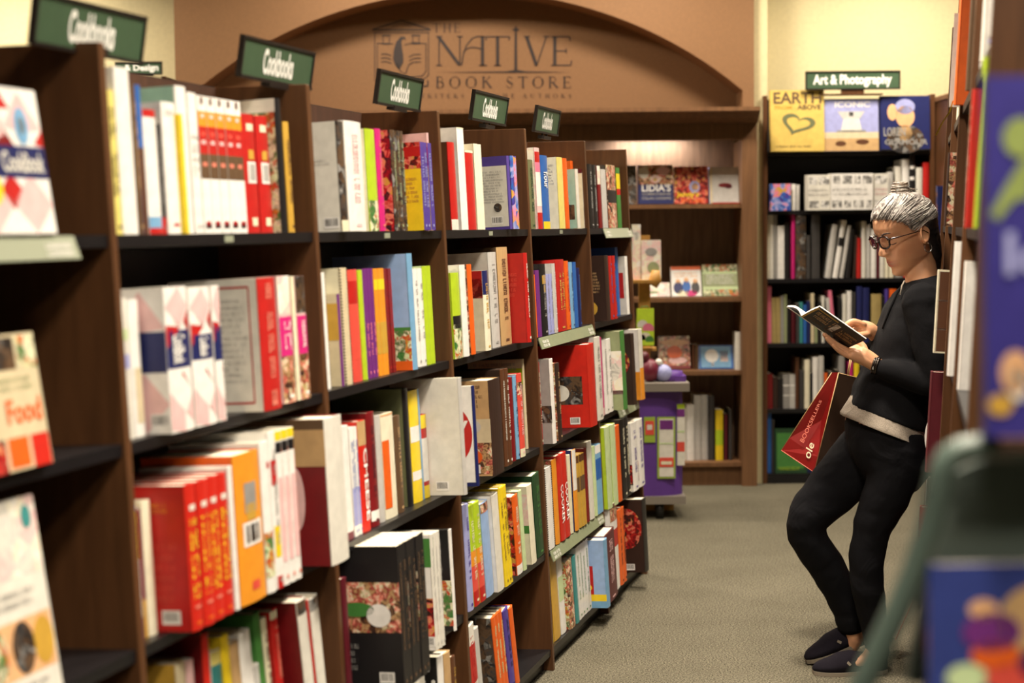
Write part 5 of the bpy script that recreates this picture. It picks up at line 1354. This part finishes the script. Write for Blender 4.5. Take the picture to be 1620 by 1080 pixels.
def head_mesh(mb, off=None, NU=84, NP=96):
    rings = []
    for i in range(NU+1):
        t = i/NU; u = -.118+.243*(t if t < .9 else .9+.1*math.sin((t-.9)/.1*math.pi/2))
        r_ = []
        for j in range(NP):
            ph = 2*math.pi*j/NP; f, s, uu = head_point(u, ph)
            if off:
                o_ = off(f, s, uu); n_ = Vector((f, s, (uu-.02)*.8)); 
                if n_.length > 0: n_.normalize()
                f += n_.x*o_; s += n_.y*o_; uu += n_.z*o_
            r_.append(HP(f, s, uu)-PO)
        rings.append(r_)
    loft(mb, rings)
# --- body: head, neck, torso core, arms, hands, legs and ankles as one surface
B = MB(); head_mesh(B)
for q in (-1, 1):   # ears
    c_ = lambda f, s, u: HP(f-.012, q*s, u)-PO
    ringp = [(c_(-.004-.0165*math.cos(t)-.006*math.sin(t), .0735+.006*(1-math.cos(t))*.6, .002+.029*math.sin(t))) for t in [2*math.pi*i/22 for i in range(22)]]
    B.tube(ringp, .0036, seg=8, closed=True)
    V = [c_(-.004-.015*math.cos(t)-.006*math.sin(t), .0735+.004, .002+.027*math.sin(t)) for t in [2*math.pi*i/20 for i in range(20)]]
    V2 = [c_(.002-.010*math.cos(t)-.006*math.sin(t), .064, .002+.022*math.sin(t)) for t in [2*math.pi*i/20 for i in range(20)]]
    loft(B, [V, V2]); chain(B, [(c_(.004, .071, -.024), .0052), (c_(.003, .0715, -.030), .0048)], seg=8)
    chain(B, [(c_(.010, .070, .004), .004), (c_(.010, .070, -.004), .004)], seg=8)
L_ = lambda px, py, Y: at(px, py, Y)-PO
chain(B, [(HP(-.02, 0, -.03)-PO, .058), (HP(-.012, 0, -.085)-PO, .052), (L_(1458, 440, BY), .053), (L_(1458, 470, BY), .07)], seg=24)
torso = [((1436, 452), (1482, 444), BY, .07), ((1420, 470), (1486, 462), BY, .15), ((1405, 500), (1488, 492), BY, .16), ((1392, 540), (1488, 530), BY, .14), ((1370, 590), (1478, 595), BY, .125), ((1350, 630), (1462, 660), BY, .14), ((1338, 665), (1462, 705), BY, .155), ((1345, 700), (1460, 735), BY, .15), ((1370, 740), (1440, 760), BY, .11)]
loft(B, interp_rings([ering(a_, b_, y_, h_) for a_, b_, y_, h_ in torso], 3)) if False else None
def shift(r): return [p-PO for p in r]
loft(B, [shift(r) for r in interp_rings([ering(*t_) for t_ in torso], 3)])
NS, NE, NWr = (1458, 476, BY-.165), (1474, 602, BY-.19), (1391, 580, BY-.125)
FS, FE, FWr = (1446, 478, BY+.165), (1436, 592, BY+.2), (1384, 528, BY+.03)
chain(B, [(L_(*NS), .05), (L_(*NE), .038), (L_(*NWr), .024)])
chain(B, [(L_(*FS), .05), (L_(*FE), .038), (L_(*FWr), .024)])
# near hand: palm under the book, fingers along its back
w0 = L_(*NWr)
def finger(pts, r): chain(B, [(p, rr) for p, rr in zip(pts, r)], seg=12, n=4)
def mid3(*q): return [L_(*x) for x in q]
hy = BY-.115
chain(B, [(w0, .024), (L_(1377, 570, hy), .0275), (L_(1364, 562, hy), .028)], seg=16)
chain(B, [(L_(1380, 572, hy+.012), .02), (L_(1352, 553, hy+.034), .0165)], seg=14)
chain(B, [(L_(1378, 574, hy-.008), .02), (L_(1349, 562, hy-.018), .0165)], seg=14)
chain(B, [(L_(1372, 568, hy), .022), (L_(1348, 558, hy+.008), .0175)], seg=14)
finger(mid3((1349, 551, hy+.036), (1330, 541, hy+.036), (1317, 531, hy+.030), (1310, 524, hy+.026)), (.0095, .009, .008, .0075))
finger(mid3((1346, 556, hy+.018), (1326, 546, hy+.016), (1312, 536, hy+.012), (1304, 529, hy+.008)), (.0100, .0092, .0085, .0078))
finger(mid3((1346, 561, hy), (1328, 552, hy-.004), (1315, 542, hy-.008), (1308, 535, hy-.01)), (.0098, .009, .0082, .0075))
finger(mid3((1349, 566, hy-.018), (1335, 560, hy-.024), (1324, 552, hy-.028), (1318, 546, hy-.03)), (.0088, .0082, .0075, .0068))
finger(mid3((1370, 560, hy+.02), (1366, 548, hy+.03), (1358, 540, hy+.036), (1350, 533, hy+.038)), (.0125, .0115, .010, .0088))
# far hand: pinching a page, knuckles up
fw = L_(*FWr)
fy = BY+.015
chain(B, [(fw, .024), (L_(1374, 521, fy), .026), (L_(1364, 518, fy), .025)], seg=16)
finger(mid3((1366, 513, fy-.024), (1350, 508, fy-.034), (1338, 514, fy-.036), (1332, 521, fy-.034)), (.0105, .0098, .0085, .0075))
finger(mid3((1366, 515, fy-.006), (1352, 512, fy-.014), (1342, 520, fy-.020), (1340, 530, fy-.022)), (.0105, .0098, .0085, .0078))
finger(mid3((1367, 519, fy+.012), (1355, 518, fy+.006), (1348, 527, fy), (1349, 535, fy-.002)), (.010, .0095, .0085, .0075))
finger(mid3((1370, 523, fy+.026), (1360, 524, fy+.022), (1355, 532, fy+.018), (1357, 538, fy+.016)), (.009, .0085, .0075, .007))
finger(mid3((1372, 528, fy-.018), (1360, 530, fy-.036), (1348, 527, fy-.044), (1338, 522, fy-.042)), (.0125, .0112, .0098, .0085))
# legs (inside the trousers) and the bare ankles
sToe, sHeel = floor_at(1290, 1068), floor_at(1398, 1058)
bToe = floor_at(1280, 1050); 
LY_, FYg = sToe.y, bToe.y
NH, NK, NA = L_(1418, 705, BY-.06), L_(1378, 852, BY-.05), L_(1377, 1022, LY_+.01)
FH, FK, FA = L_(1385, 700, BY+.09), L_(1272, 836, BY+.07), L_(1352, 1008, FYg-.0)
chain(B, [(NH, .07), (L_(1406, 765, BY-.07), .062), (NK, .046), (L_(1371, 925, (BY-.05+LY_)/2), .042), (L_(1385, 1000, LY_+.01), .028), (L_(1387, 1025, LY_+.01), .026)], seg=20)
chain(B, [(FH, .07), (L_(1328, 765, BY+.085), .064), (FK, .048), (L_(1313, 905, (BY+.07+FYg)/2), .042), (L_(1342, 960, FYg), .036), (FA, .033)], seg=20)
chain(B, [(FA, .033), (L_(1342, 1024, FYg+.01), .029), (L_(1318, 1034, FYg+.01), .022)], seg=16)
chain(B, [(L_(1384, 1024, LY_+.008), .028), (L_(1370, 1042, LY_+.006), .022), (L_(1335, 1056, LY_+.004), .014)], seg=16)
me = remeshed(B, .0034, 3)
skA, skB, skC, lip = lin((204, 152, 116)), lin((190, 128, 96)), lin((196, 140, 106)), lin((168, 92, 80))
def skcol(co):
    p = co+PO-HC; f, s, u = p.dot(hf)/HS, p.dot(hs)/HS, p.dot(hu)/HS
    c_ = list(skA)
    if abs(f) < .16 and abs(u) < .14:
        lm = max(g(u+.0575, .0045), g(u+.0685, .005))*g(s, .0235)*(1 if f > .07 else 0)
        ch = .5*g(abs(s)-.045, .02)*g(u+.03, .022)
        c_ = [a_+(b_-a_)*ch for a_, b_ in zip(c_, skB)]
        c_ = [a_+(b_-a_)*min(1, lm*1.1) for a_, b_ in zip(c_, lip)]
        if f > .07:
            m_ = g(u+.0632, .0016)*g(s, .022); c_ = [a_*(1-.6*m_) for a_ in c_]
    return c_
body = finish(me, 'body', person, 'skin', skcol)
# eyes, brows
mb = MB()
for q in (-1, 1):
    c_ = HP(.0600, q*.029, .004)-PO; i0 = len(mb.v)
    blob(mb, c_.x, c_.z, .0105, .0105, (1, 1, 1), 'eye_white', cy=c_.y, ry=.0105)
    d_ = (hf*.93-hu*.32+hs*q*.05).normalized(); e_ = c_+d_*.0078; blob(mb, e_.x, e_.z, .0048, .0048, (1, 1, 1), 'iris', cy=e_.y, ry=.0048, seg=10)
mb.build('eyes', person)
def face_f(s_, u_):
    lo, hi = 0.0, 1.5
    for _ in range(24):
        m_ = (lo+hi)/2
        if head_point(u_, m_)[1] < abs(s_): lo = m_
        else: hi = m_
    return head_point(u_, lo)[0]
for q in (-1, 1):
    mb = MB(); mb.tube([HP(face_f(a_, -.001+.004*math.sin((a_-.016)/.027*math.pi)*-1)+.0008, q*a_, -.001-.003*math.sin((a_-.016)/.027*math.pi)) - PO for a_ in (.016, .0205, .025, .0295, .034, .0385, .043)], [.0006, .001, .0013, .0014, .0013, .0012, .0007], lin((40, 26, 22)), 'hair', seg=6); mb.build('eyelashes', person)
for q in (-1, 1):
    mb = MB(); mb.tube([HP(face_f(.014+.033*t, .029+.008*math.sin(t*2.4))+.0005, q*(.014+.033*t), .029+.008*math.sin(t*2.4))-PO for t in (0, .25, .5, .75, 1)], [.0022, .003, .003, .0024, .001], lin((60, 50, 46)), 'hair', seg=8); mb.build('eyebrow', person)
# hair
def hair_line(f): return lerp_tab([(-.1, -.13), (-.05, -.12), (-.035, -.06), (-.022, -.015), (-.008, .030), (.012, .020), (.022, .005), (.032, .030), (.05, .050), (.07, .060), (.1, .072)], f)
def hoff(f, s, u):
    t = (u-hair_line(f))/.026; t = max(0, min(1, t)); t = t*t*(3-2*t)
    ridge = .0010*math.sin(u*420-f*160+abs(s)*100)+.0008*math.sin(u*850-f*260+s*90)
    t2 = max(0, min(1, (u-hair_line(f))/.06)); return -.010+t*(.010+.0055+.008*t2+ridge*t)
Hh = MB(); head_mesh(Hh, hoff, 96, 160)
hp = lambda f, s, u: HP(f, s, u)-PO
# gathered hair at the back of the neck
lob = [((-.048, .06), .056), ((-.054, .02), .055), ((-.054, -.03), .049), ((-.050, -.08), .043), ((-.040, -.125), .034), ((-.030, -.16), .022)]
chain(Hh, [(hp(f, 0, u), r_) for (f, u), r_ in lob], seg=24)
for q in (-1, 1):
    chain(Hh, [(hp(-.03, q*.055, .01), .02), (hp(-.045, q*.045, -.04), .022), (hp(-.055, q*.03, -.09), .02)], seg=14)
me = remeshed(Hh, .0036, 2, fac=.4)
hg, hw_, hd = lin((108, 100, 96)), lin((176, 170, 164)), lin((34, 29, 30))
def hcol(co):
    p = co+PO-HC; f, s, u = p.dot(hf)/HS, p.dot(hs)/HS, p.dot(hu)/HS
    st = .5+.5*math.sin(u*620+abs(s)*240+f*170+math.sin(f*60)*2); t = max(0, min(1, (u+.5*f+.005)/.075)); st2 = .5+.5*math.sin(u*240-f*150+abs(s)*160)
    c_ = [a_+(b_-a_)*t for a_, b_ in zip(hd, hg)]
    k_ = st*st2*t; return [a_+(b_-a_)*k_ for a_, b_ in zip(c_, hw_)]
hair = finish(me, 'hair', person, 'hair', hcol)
# bun: coiled strands on the crown, and loose strands swept back
mb = MB(); bc = at(1424, 301, BY)-PO; rngb = random.Random(3)
blob(mb, bc.x+.004, bc.z-.020, .046, .020, lin((118, 108, 100)), 'hair', cy=bc.y, ry=.04)
blob(mb, bc.x, bc.z-.001, .028, .021, lin((120, 108, 98)), 'hair', cy=bc.y, ry=.022)
for i in range(40):
    r0 = rngb.uniform(.010, .026); z0 = rngb.uniform(-.016, .024); ph = rngb.uniform(0, 6.28); tl = rngb.uniform(-.5, .5)
    pts = [bc+Vector((r0*1.15*math.cos(ph+t), r0*math.sin(ph+t), z0*(1-abs(r0-.012)*22)+tl*.012*math.cos(t+ph)+.004)) for t in [k*.35 for k in range(14)]]
    c_ = rngb.choice([(150, 140, 130), (96, 84, 74), (190, 182, 172), (120, 104, 88)]); mb.tube(pts, .0022, lin(c_), 'hair', seg=6)
for i in range(5):
    a0 = rngb.uniform(-.3, .9); mb.tube([bc+Vector((.018, rngb.uniform(-.01, .01), 0)), bc+Vector((.034, 0, .002+.006*a0)), bc+Vector((.05+.01*a0, .0, -.006+.012*a0))], [.0016, .0012, .0006], lin((140, 128, 116)), 'hair', seg=5)
mb.build('hair_bun', person)
mb = MB()
for i in range(230):
    s0_ = rngb.uniform(-1, 1); ab = abs(s0_); sg = 1 if s0_ > 0 else -1
    f_, _, _ = head_point(.06, s0_*1.55); u0_ = hair_line(f_)+.006+rngb.uniform(0, .02); P_ = []
    u1_ = .119 if ab < .45 else .119-.085*(ab-.45)/.55+rngb.uniform(-.01, .01); p1_ = sg*(1.2+1.5*ab) if ab > .12 else sg*1.0
    for k in range(10):
        t = k/9; u = u0_+(u1_-u0_)*(1-(1-t)**1.7); ph = s0_*1.55*(1-t)+p1_*t
        f, s, uu = head_point(min(u, .1235), ph); n_ = Vector((f, s, (uu-.02)*.8)).normalized(); o_ = .0068+.0078*min(1, t*2.4)
        P_.append(HP(f+n_.x*o_, s+n_.y*o_, uu+n_.z*o_)-PO)
    c_ = rngb.choice([(186, 182, 178), (150, 144, 138), (206, 202, 196), (86, 80, 76), (60, 54, 52)])
    mb.tube(P_, [.0007]+[.0014]*8+[.0007], lin(c_), 'hair', seg=5)
o_ = mb.build('hair_strands', person)
# glasses
mb = MB()
for q in (-1, 1):
    ring = []
    for i in range(28):
        t = 2*math.pi*i/28; cs, sn = math.cos(t), math.sin(t); rx = .0225*(abs(cs)**.85*(1 if cs > 0 else -1)); ry = .0185*(abs(sn)**.85*(1 if sn > 0 else -1))
        if cs > 0 and sn > 0: rx *= 1.12; ry *= 1.1
        lat = .0325+rx; ring.append(HP(.106-.010*((lat-.012)/.045)**2, q*lat, .012+ry)-PO)
    mb.tube(ring, .0033, (1, 1, 1), 'tortoise', seg=8, closed=True)
    mb.tube([HP(.101, q*.054, .022)-PO, HP(.092, q*.065, .022)-PO, HP(.05, q*.0745, .017)-PO, HP(-.012, q*.079, .010)-PO, HP(-.026, q*.078, -.004)-PO], [.0034, .0030, .0016, .0014, .0014], (1, 1, 1), 'tortoise', seg=8)
mb.tube([HP(.108, -.012, .015)-PO, HP(.113, 0, .018)-PO, HP(.108, .012, .015)-PO], .0022, (1, 1, 1), 'tortoise', seg=8)
gl = mb.build('glasses', person)
m_, t_, b_ = nt('lens_glass'); b_.inputs['Base Color'].default_value = (.95, .95, .95, 1); b_.inputs['Transmission Weight'].default_value = 1; b_.inputs['Roughness'].default_value = .02; b_.inputs['IOR'].default_value = 1.08
for q in (-1, 1):
    mb = MB(); mb.face([HP(.104, q*(.0325+.020*math.cos(k*math.pi/12)), .012+.016*math.sin(k*math.pi/12))-PO for k in range(24)], (1, 1, 1), 'lens_glass'); mb.build('lens', gl)
mb = MB(); c_ = HP(-.010, .078, -.046)-PO
mb.tube([c_+hf*(.0145*math.cos(t))+hu*(.0145*math.sin(t))+hs*.002*math.cos(t) for t in [R(100+i*14) for i in range(23)]], .0011, (1, 1, 1), 'chrome', seg=6); mb.build('earring', person)
# sweater
S = MB()
sw = [((1432, 443), (1483, 433), BY, .066), ((1424, 456), (1487, 446), BY, .098), ((1414, 466), (1490, 458), BY, .150), ((1402, 484), (1492, 476), BY, .178), ((1390, 515), (1494, 508), BY, .178), ((1380, 550), (1492, 545), BY, .163), ((1364, 585), (1486, 588), BY, .152), ((1350, 613), (1476, 634), BY, .156), ((1341, 640), (1465, 684), BY, .166)]
def tubs(mbx, extra=0, list_=sw):
    loft(mbx, [shift(r) for r in interp_rings([ering(*t_) for t_ in list_], 4)])
tubs(S)
chain(S, [(L_(*NS), .064), (L_(1470, 540, BY-.185), .054), (L_(*NE), .047), (L_(1432, 593, BY-.165), .042), (L_(1399, 583, BY-.133), .033)], seg=24)
chain(S, [(L_(*FS), .064), (L_(1442, 540, BY+.19), .054), (L_(*FE), .047), (L_(1410, 555, BY+.12), .042), (L_(1390, 534, BY+.045), .033)], seg=24)
me = remeshed(S, .006, 6); 
import mathutils
def wrinkle(me, amp, sc, seed):
    nrm_ = [v.normal.copy() for v in me.vertices]
    for v, vn in zip(me.vertices, nrm_):
        p = v.co*sc+Vector((seed, 0, 0)); n_ = mathutils.noise.noise(Vector((p.x*.7+p.z*.5, p.y, p.z*1.6)))+.5*mathutils.noise.noise(p*2.3)
        v.co += vn*amp*n_
wrinkle(me, .005, 9, 3.1)
sweater = finish(me, 'sweater', person, 'black_wool')
mb = MB()    # front placket and collar tie
mb.tube([L_(1431, 446, BY-.045), L_(1420, 462, BY-.055), L_(1407, 490, BY-.06), L_(1396, 520, BY-.06)], [.004, .0045, .004, .003], (1, 1, 1), 'black_wool', seg=8); mb.build('placket', sweater)
mb = MB(); mb.tube([L_(1431, 444, BY-.062), L_(1427, 452, BY-.07), L_(1424, 466, BY-.085)], [.0025, .0028, .0015], (1, 1, 1), 'grey_rib', seg=8); mb.build('shirt_collar', person)
# undershirt band below the sweater
mb = MB(); us = [((1350, 622), (1468, 655), BY, .148), ((1339, 640), (1464, 684), BY, .160), ((1331, 652), (1463, 702), BY, .172), ((1331, 656), (1463, 706), BY, .173), ((1345, 650), (1455, 694), BY, .15)]
loft(mb, [shift(r) for r in interp_rings([ering(*t_) for t_ in us], 4)], caps=False); me = mb.build('undershirt', person)
me.data.materials.clear(); me.data.materials.append(MATS['grey_rib'])
wrinkle(me.data, .003, 22, 9)
# trousers
T_ = MB()
tr = [((1346, 645), (1456, 688), BY, .145), ((1338, 665), (1464, 708), BY, .165), ((1338, 685), (1473, 722), BY, .170), ((1340, 705), (1473, 742), BY, .168), ((1352, 735), (1448, 775), BY, .15), ((1372, 760), (1420, 785), BY, .10)]
loft(T_, [shift(r) for r in interp_rings([ering(*t_) for t_ in tr], 4)])
chain(T_, [(L_(1420, 708, BY-.08), .092), (L_(1408, 765, BY-.075), .082), (L_(1376, 850, BY-.05), .060), (L_(1372, 925, (BY-.05+LY_)/2), .057), (L_(1383, 990, LY_+.01), .042), (L_(1388, 1032, LY_+.01), .038)], seg=28)
chain(T_, [(L_(1378, 700, BY+.09), .094), (L_(1325, 765, BY+.085), .092), (L_(1275, 832, BY+.07), .068), (L_(1314, 905, (BY+.07+FYg)/2), .060), (L_(1342, 960, FYg), .057), (L_(1347, 980, FYg), .058)], seg=28)
me = remeshed(T_, .006, 5); wrinkle(me, .0045, 10, 7)
# clean hems: cut below the cuff heights
finish(me, 'trousers', person, 'black_denim')
# shoes
def shoe(toe, heel, zt, zh, tagn):
    """slip-on shoe: toe and heel ground points (world), lifted by zt, zh"""
    toe, heel = Vector(toe), Vector(heel); toe.z += zt; heel.z += zh; ax = (heel-toe); Lg = ax.length; ax.normalize()
    sd_ = ax.cross(Vector((0, 0, 1))).normalized(); un = sd_.cross(ax).normalized()
    un = un if un.z > 0 else -un
    e_ = empty('shoe'); e_.parent = person
    tabW = [(0, .012), (.06, .030), (.2, .043), (.35, .045), (.55, .037), (.75, .034), (.92, .030), (1, .012)]
    tabH = [(0, .026), (.06, .042), (.2, .054), (.35, .072), (.5, .078), (.7, .070), (.9, .074), (1, .066)]
    mbx = MB(); rings = []
    for i in range(25):
        t = i/24; w_ = lerp_tab(tabW, t); h_ = lerp_tab(tabH, t); c_ = toe+ax*Lg*t; r_ = []
        for k in range(24):
            a_ = 2*math.pi*k/24; cs, sn = math.cos(a_), math.sin(a_); zz = .016+(h_-.016)*max(0, sn)**.75 if sn > 0 else .014
            r_.append(c_+sd_*w_*math.copysign(abs(cs)**.7, cs)*(1-.35*max(0, sn)**2)+un*zz-PO)
        rings.append(r_)
    loft(mbx, rings); up_ = mbx.build('upper', person); up_.data.materials.clear(); up_.data.materials.append(MATS['shoe_cloth'])
    mbx = MB(); out = []
    for i in range(25): t = i/24; c_ = toe+ax*Lg*t; out.append(c_+sd_*(lerp_tab(tabW, t)+.003)-PO)
    for i in range(25): t = 1-i/24; c_ = toe+ax*Lg*t; out.append(c_-sd_*(lerp_tab(tabW, t)+.003)-PO)
    n_ = len(out); V = [p+un*.0 for p in out]+[p+un*.013 for p in out]
    mbx.mesh(V, [tuple(range(n_)), tuple(range(n_, 2*n_))[::-1]]+[(i, (i+1) % n_, n_+(i+1) % n_, n_+i) for i in range(n_)], (1, 1, 1), 'rubber'); so = mbx.build('sole', up_)
    mbx = MB(); p = toe+ax*Lg*.42+un*.05-PO; sgn = -1 if sd_.y > 0 else 1
    p = toe+ax*Lg*.42+sd_*sgn*.040+un*.044-PO; mbx.hexa([p+ax*a_+un*b_+sd_*sgn*c_ for a_, b_, c_ in ((0, 0, 0), (.010, -.010, .002), (.010, -.010, -.004), (0, 0, -.004), (.006, .006, -.002), (.016, -.004, 0), (.016, -.004, -.006), (.006, .006, -.006))], (1, 1, 1), 'rubber'); mbx.build('tab', up_)
    bpy.data.objects.remove(e_)
    up_.name = 'shoe'
shoe(floor_at(1286, 1066), floor_at(1286, 1066)+Vector((.25, .012, 0)), .001, .001, 'n')
bt = floor_at(1276, 1050); shoe(bt, bt+Vector((.258, .03, 0)), .004, .090, 'b')
# watch
mb = MB(); wc = L_(1386, 578, BY-.124); ax = (L_(*NE)-L_(*NWr)).normalized(); s1_ = ax.cross(Vector((0, 1, 0))).normalized(); s2_ = ax.cross(s1_)
for dd in (-.006, 0, .006): mb.tube([wc+ax*dd+s1_*.0265*math.cos(t)+s2_*.0265*math.sin(t) for t in [2*math.pi*i/24 for i in range(24)]], .0042, (1, 1, 1), 'watch_metal', seg=6, closed=True)
fc = wc-s2_*.027 if (wc-s2_*.027).y < wc.y else wc+s2_*.027
wt = mb.build('watch', person); mb = MB(); blob(mb, fc.x, fc.z-.006, .010, .010, (1, 1, 1), 'watch_face', cy=fc.y+.003, ry=.004); mb.build('watch_face', wt)

# --- the open book she holds
G0, G1 = at(1267, 500, BY-.085), at(1340, 551, BY-.09)
ex = (G1-G0); BL = ex.length
Vn = Vector((.042, -.095, .034)); Vf = Vector((-.030, .100, .028))
bk = empty('open_book', (G0+G1)/2); tag(bk, 'open paperback with dark cover held up by the reading person', 'book'); OB = (G0+G1)/2
exn = ex.normalized(); nN = ex.cross(Vn).normalized(); nF = ex.cross(Vf).normalized()
if nN.z > 0: nN = -nN
if nF.z > 0: nF = -nF          # outward (away from the reader)
def sheet(name, V_, nrm, t0, t1, bulge, mname, col, parent, ins=0.0, curl=0):
    mbx = MB(); K = 10; rows = []
    for off in (t0, t1):
        for i in range(K+1):
            t = i/K; q = V_*t*(1-ins)-nrm*(bulge*math.sin(t*math.pi)*1.0+curl*t*t)+nrm*(-off)
            rows.append((G0+exn*ins*.03+q-OB, G1-exn*ins*.03+q-OB))
    V = [p for r in rows for p in r]; n_ = K+1
    Fc = [(2*i, 2*i+1, 2*i+3, 2*i+2) for i in range(K)]+[(2*(n_+i), 2*(n_+i)+2, 2*(n_+i)+3, 2*(n_+i)+1) for i in range(K)]
    Fc += [(0, 2*n_, 2*n_+1, 1), (2*K, 2*K+1, 2*(n_+K)+1, 2*(n_+K))]+[(2*i, 2*i+2, 2*(n_+i)+2, 2*(n_+i)) for i in range(K)]+[(2*i+1, 2*(n_+i)+1, 2*(n_+i)+3, 2*i+3) for i in range(K)]
    mbx.mesh(V, Fc, col, mname, False); return mbx.build(name, parent)
plain('page_white', (240, 238, 230), .8)
cvn = sheet('cover', Vn*1.02, nN, 0, .0012, 0, 'print', L['black'], bk); sheet('cover', Vf*1.02, nF, 0, .0012, 0, 'print', L['dark_grey'], bk)
sheet('page_block', Vn, nN, .0013, .0075, .004, 'page_white', (1, 1, 1), bk, .02); sheet('page_block', Vf, nF, .0013, .0085, .012, 'page_white', (1, 1, 1), bk, .02, -.004)
# print on the visible outer cover
mb = MB()
def cf(a_, b_, l_=1): return tuple(G0+ex*a_+Vn*b_+nN*(.0004+.0003*l_)-OB)
rr = random.Random(5)
patch_quad(mb, cf, .0, .02, .035, .98, L['gold'], 1, 'print'); patch_quad(mb, cf, .035, .88, .45, .94, L['gold'], 1, 'print')
for b0, b1, a0, a1, cc in ((.62, .8, .08, .5, 'tan'), (.40, .55, .1, .45, 'tan'), (.6, .7, .62, .95, 'tan'), (.45, .55, .6, .92, 'tan'), (.3, .4, .62, .95, 'tan'), (.18, .3, .08, .55, 'umber')):
    pseudo_line(mb, cf, a0, a1, b0, b1, L[cc], 2, rr, cw=.09)
patch_quad(mb, cf, .47, .25, .56, .8, L['grey'], 2, 'ph_bw'); mb.build('cover_print', cvn)

# --- red shopping bag hanging from the far forearm
YA, YB, YC = BY+.34, BY+.24, BY+.42
pA, pB, pC = at(1236, 712, YA), at(1288, 747, YB), at(1378, 742, YC); pD = pA+(pC-pB)
tF, tB = at(1323, 588, YB+.03), at(1384, 604, YC)
tA1, tB1 = tF+Vector((-.012, .02, -.004)), tF+Vector((.004, -.02, -.002)); tC1, tD1 = tB+Vector((.0, -.02, 0)), tB+Vector((0, .02, 0))
OG = (pA+pB+pC+pD)/4; bg = empty('shopping_bag', OG); tag(bg, 'red paper shopping bag hanging beside the reading person', 'bag')
plain('bag_red', (122, 20, 19), .32, noise=(12, .12)); plain('bag_brown', (96, 74, 60), .6, noise=(15, .1))
def quad(*p, m, n='side_panel', th=.0012):
    p = [q-OG for q in p]; nrm = (p[1]-p[0]).cross(p[3]-p[0]).normalized()*th; mbx = MB(); mbx.hexa([*p, *[q+nrm for q in p]], (1, 1, 1), m); return mbx.build(n, bg)
crA = pA.lerp(pB, .5)+Vector((.0, .0, .0)); mdl = (tA1+tB1)/2
inn = Vector((.03, .03, 0))
cr1 = (pA+pB)/2*.55+(tA1+tB1)/2*.45+inn; c2 = (pA+pB)/2*.86+(tA1+tB1)/2*.14+inn*.3
gus = MB(); P_ = [q-OG for q in (pA, pB, tB1, tA1, cr1, c2, pA.lerp(tA1, .16), pB.lerp(tB1, .16), mdl+inn*.5)]
gus.mesh(P_, [(0, 1, 7, 5), (0, 5, 6), (6, 5, 4), (5, 7, 4), (6, 4, 8, 3), (7, 2, 8, 4)], (1, 1, 1), 'bag_red'); gs = gus.build('gusset', bg)
sdm = gs.modifiers.new('s', 'SOLIDIFY'); sdm.thickness = .001
quad(pB, pC, tC1, tB1, m='bag_brown'); quad(pD, pA, tA1, tD1, m='bag_red'); quad(pC, pD, tD1, tC1, m='bag_red'); quad(pA, pD, pC, pB, m='bag_red', n='bottom')
mb = MB()
for a_, b_ in ((pA, pB), (pB, tB1), (pA, tA1), (tB1, tC1)): mb.tube([a_-OG, b_-OG], .0016, L['tan'] if a_ != pA or b_ != pB else L['salmon'], 'print', seg=6)
mb.build('edge_trim', bg)
gx = (pB-pA); gu = ((tA1+tB1)/2-(pA+pB)/2)
def gf(a_, b_, l_=1):
    base_ = pB.lerp(tB1, b_); oth = pA.lerp(tA1, b_); nrm = gx.cross(gu).normalized(); nrm = nrm if nrm.y < 0 else -nrm
    return tuple(base_.lerp(oth, a_)+nrm*(.006)-OG)
mb = MB(); put_text(mb, 'BOOKSELLERS', lambda a_, b_: gf(.52+.14*b_, .20+.48*a_), L['salmon'], 'matte'); put_text(mb, 'ole', lambda a_, b_: gf(.18+.22*b_, .09+.16*a_), L['cream'], 'matte', .01); mb.build('bag_print', bg)
mb = MB()
for q in (-.012, .012):
    p0, p1 = tF.lerp(tB, .3), tF.lerp(tB, .75); mb.tube([p0+Vector((0, q, 0))-OG, p0.lerp(p1, .2)+Vector((0, q, .075))-OG, p0.lerp(p1, .8)+Vector((0, q, .085))-OG, p1+Vector((0, q, 0))-OG], .0025, L['tan'], 'print', seg=6)
mb.build('handles', bg)
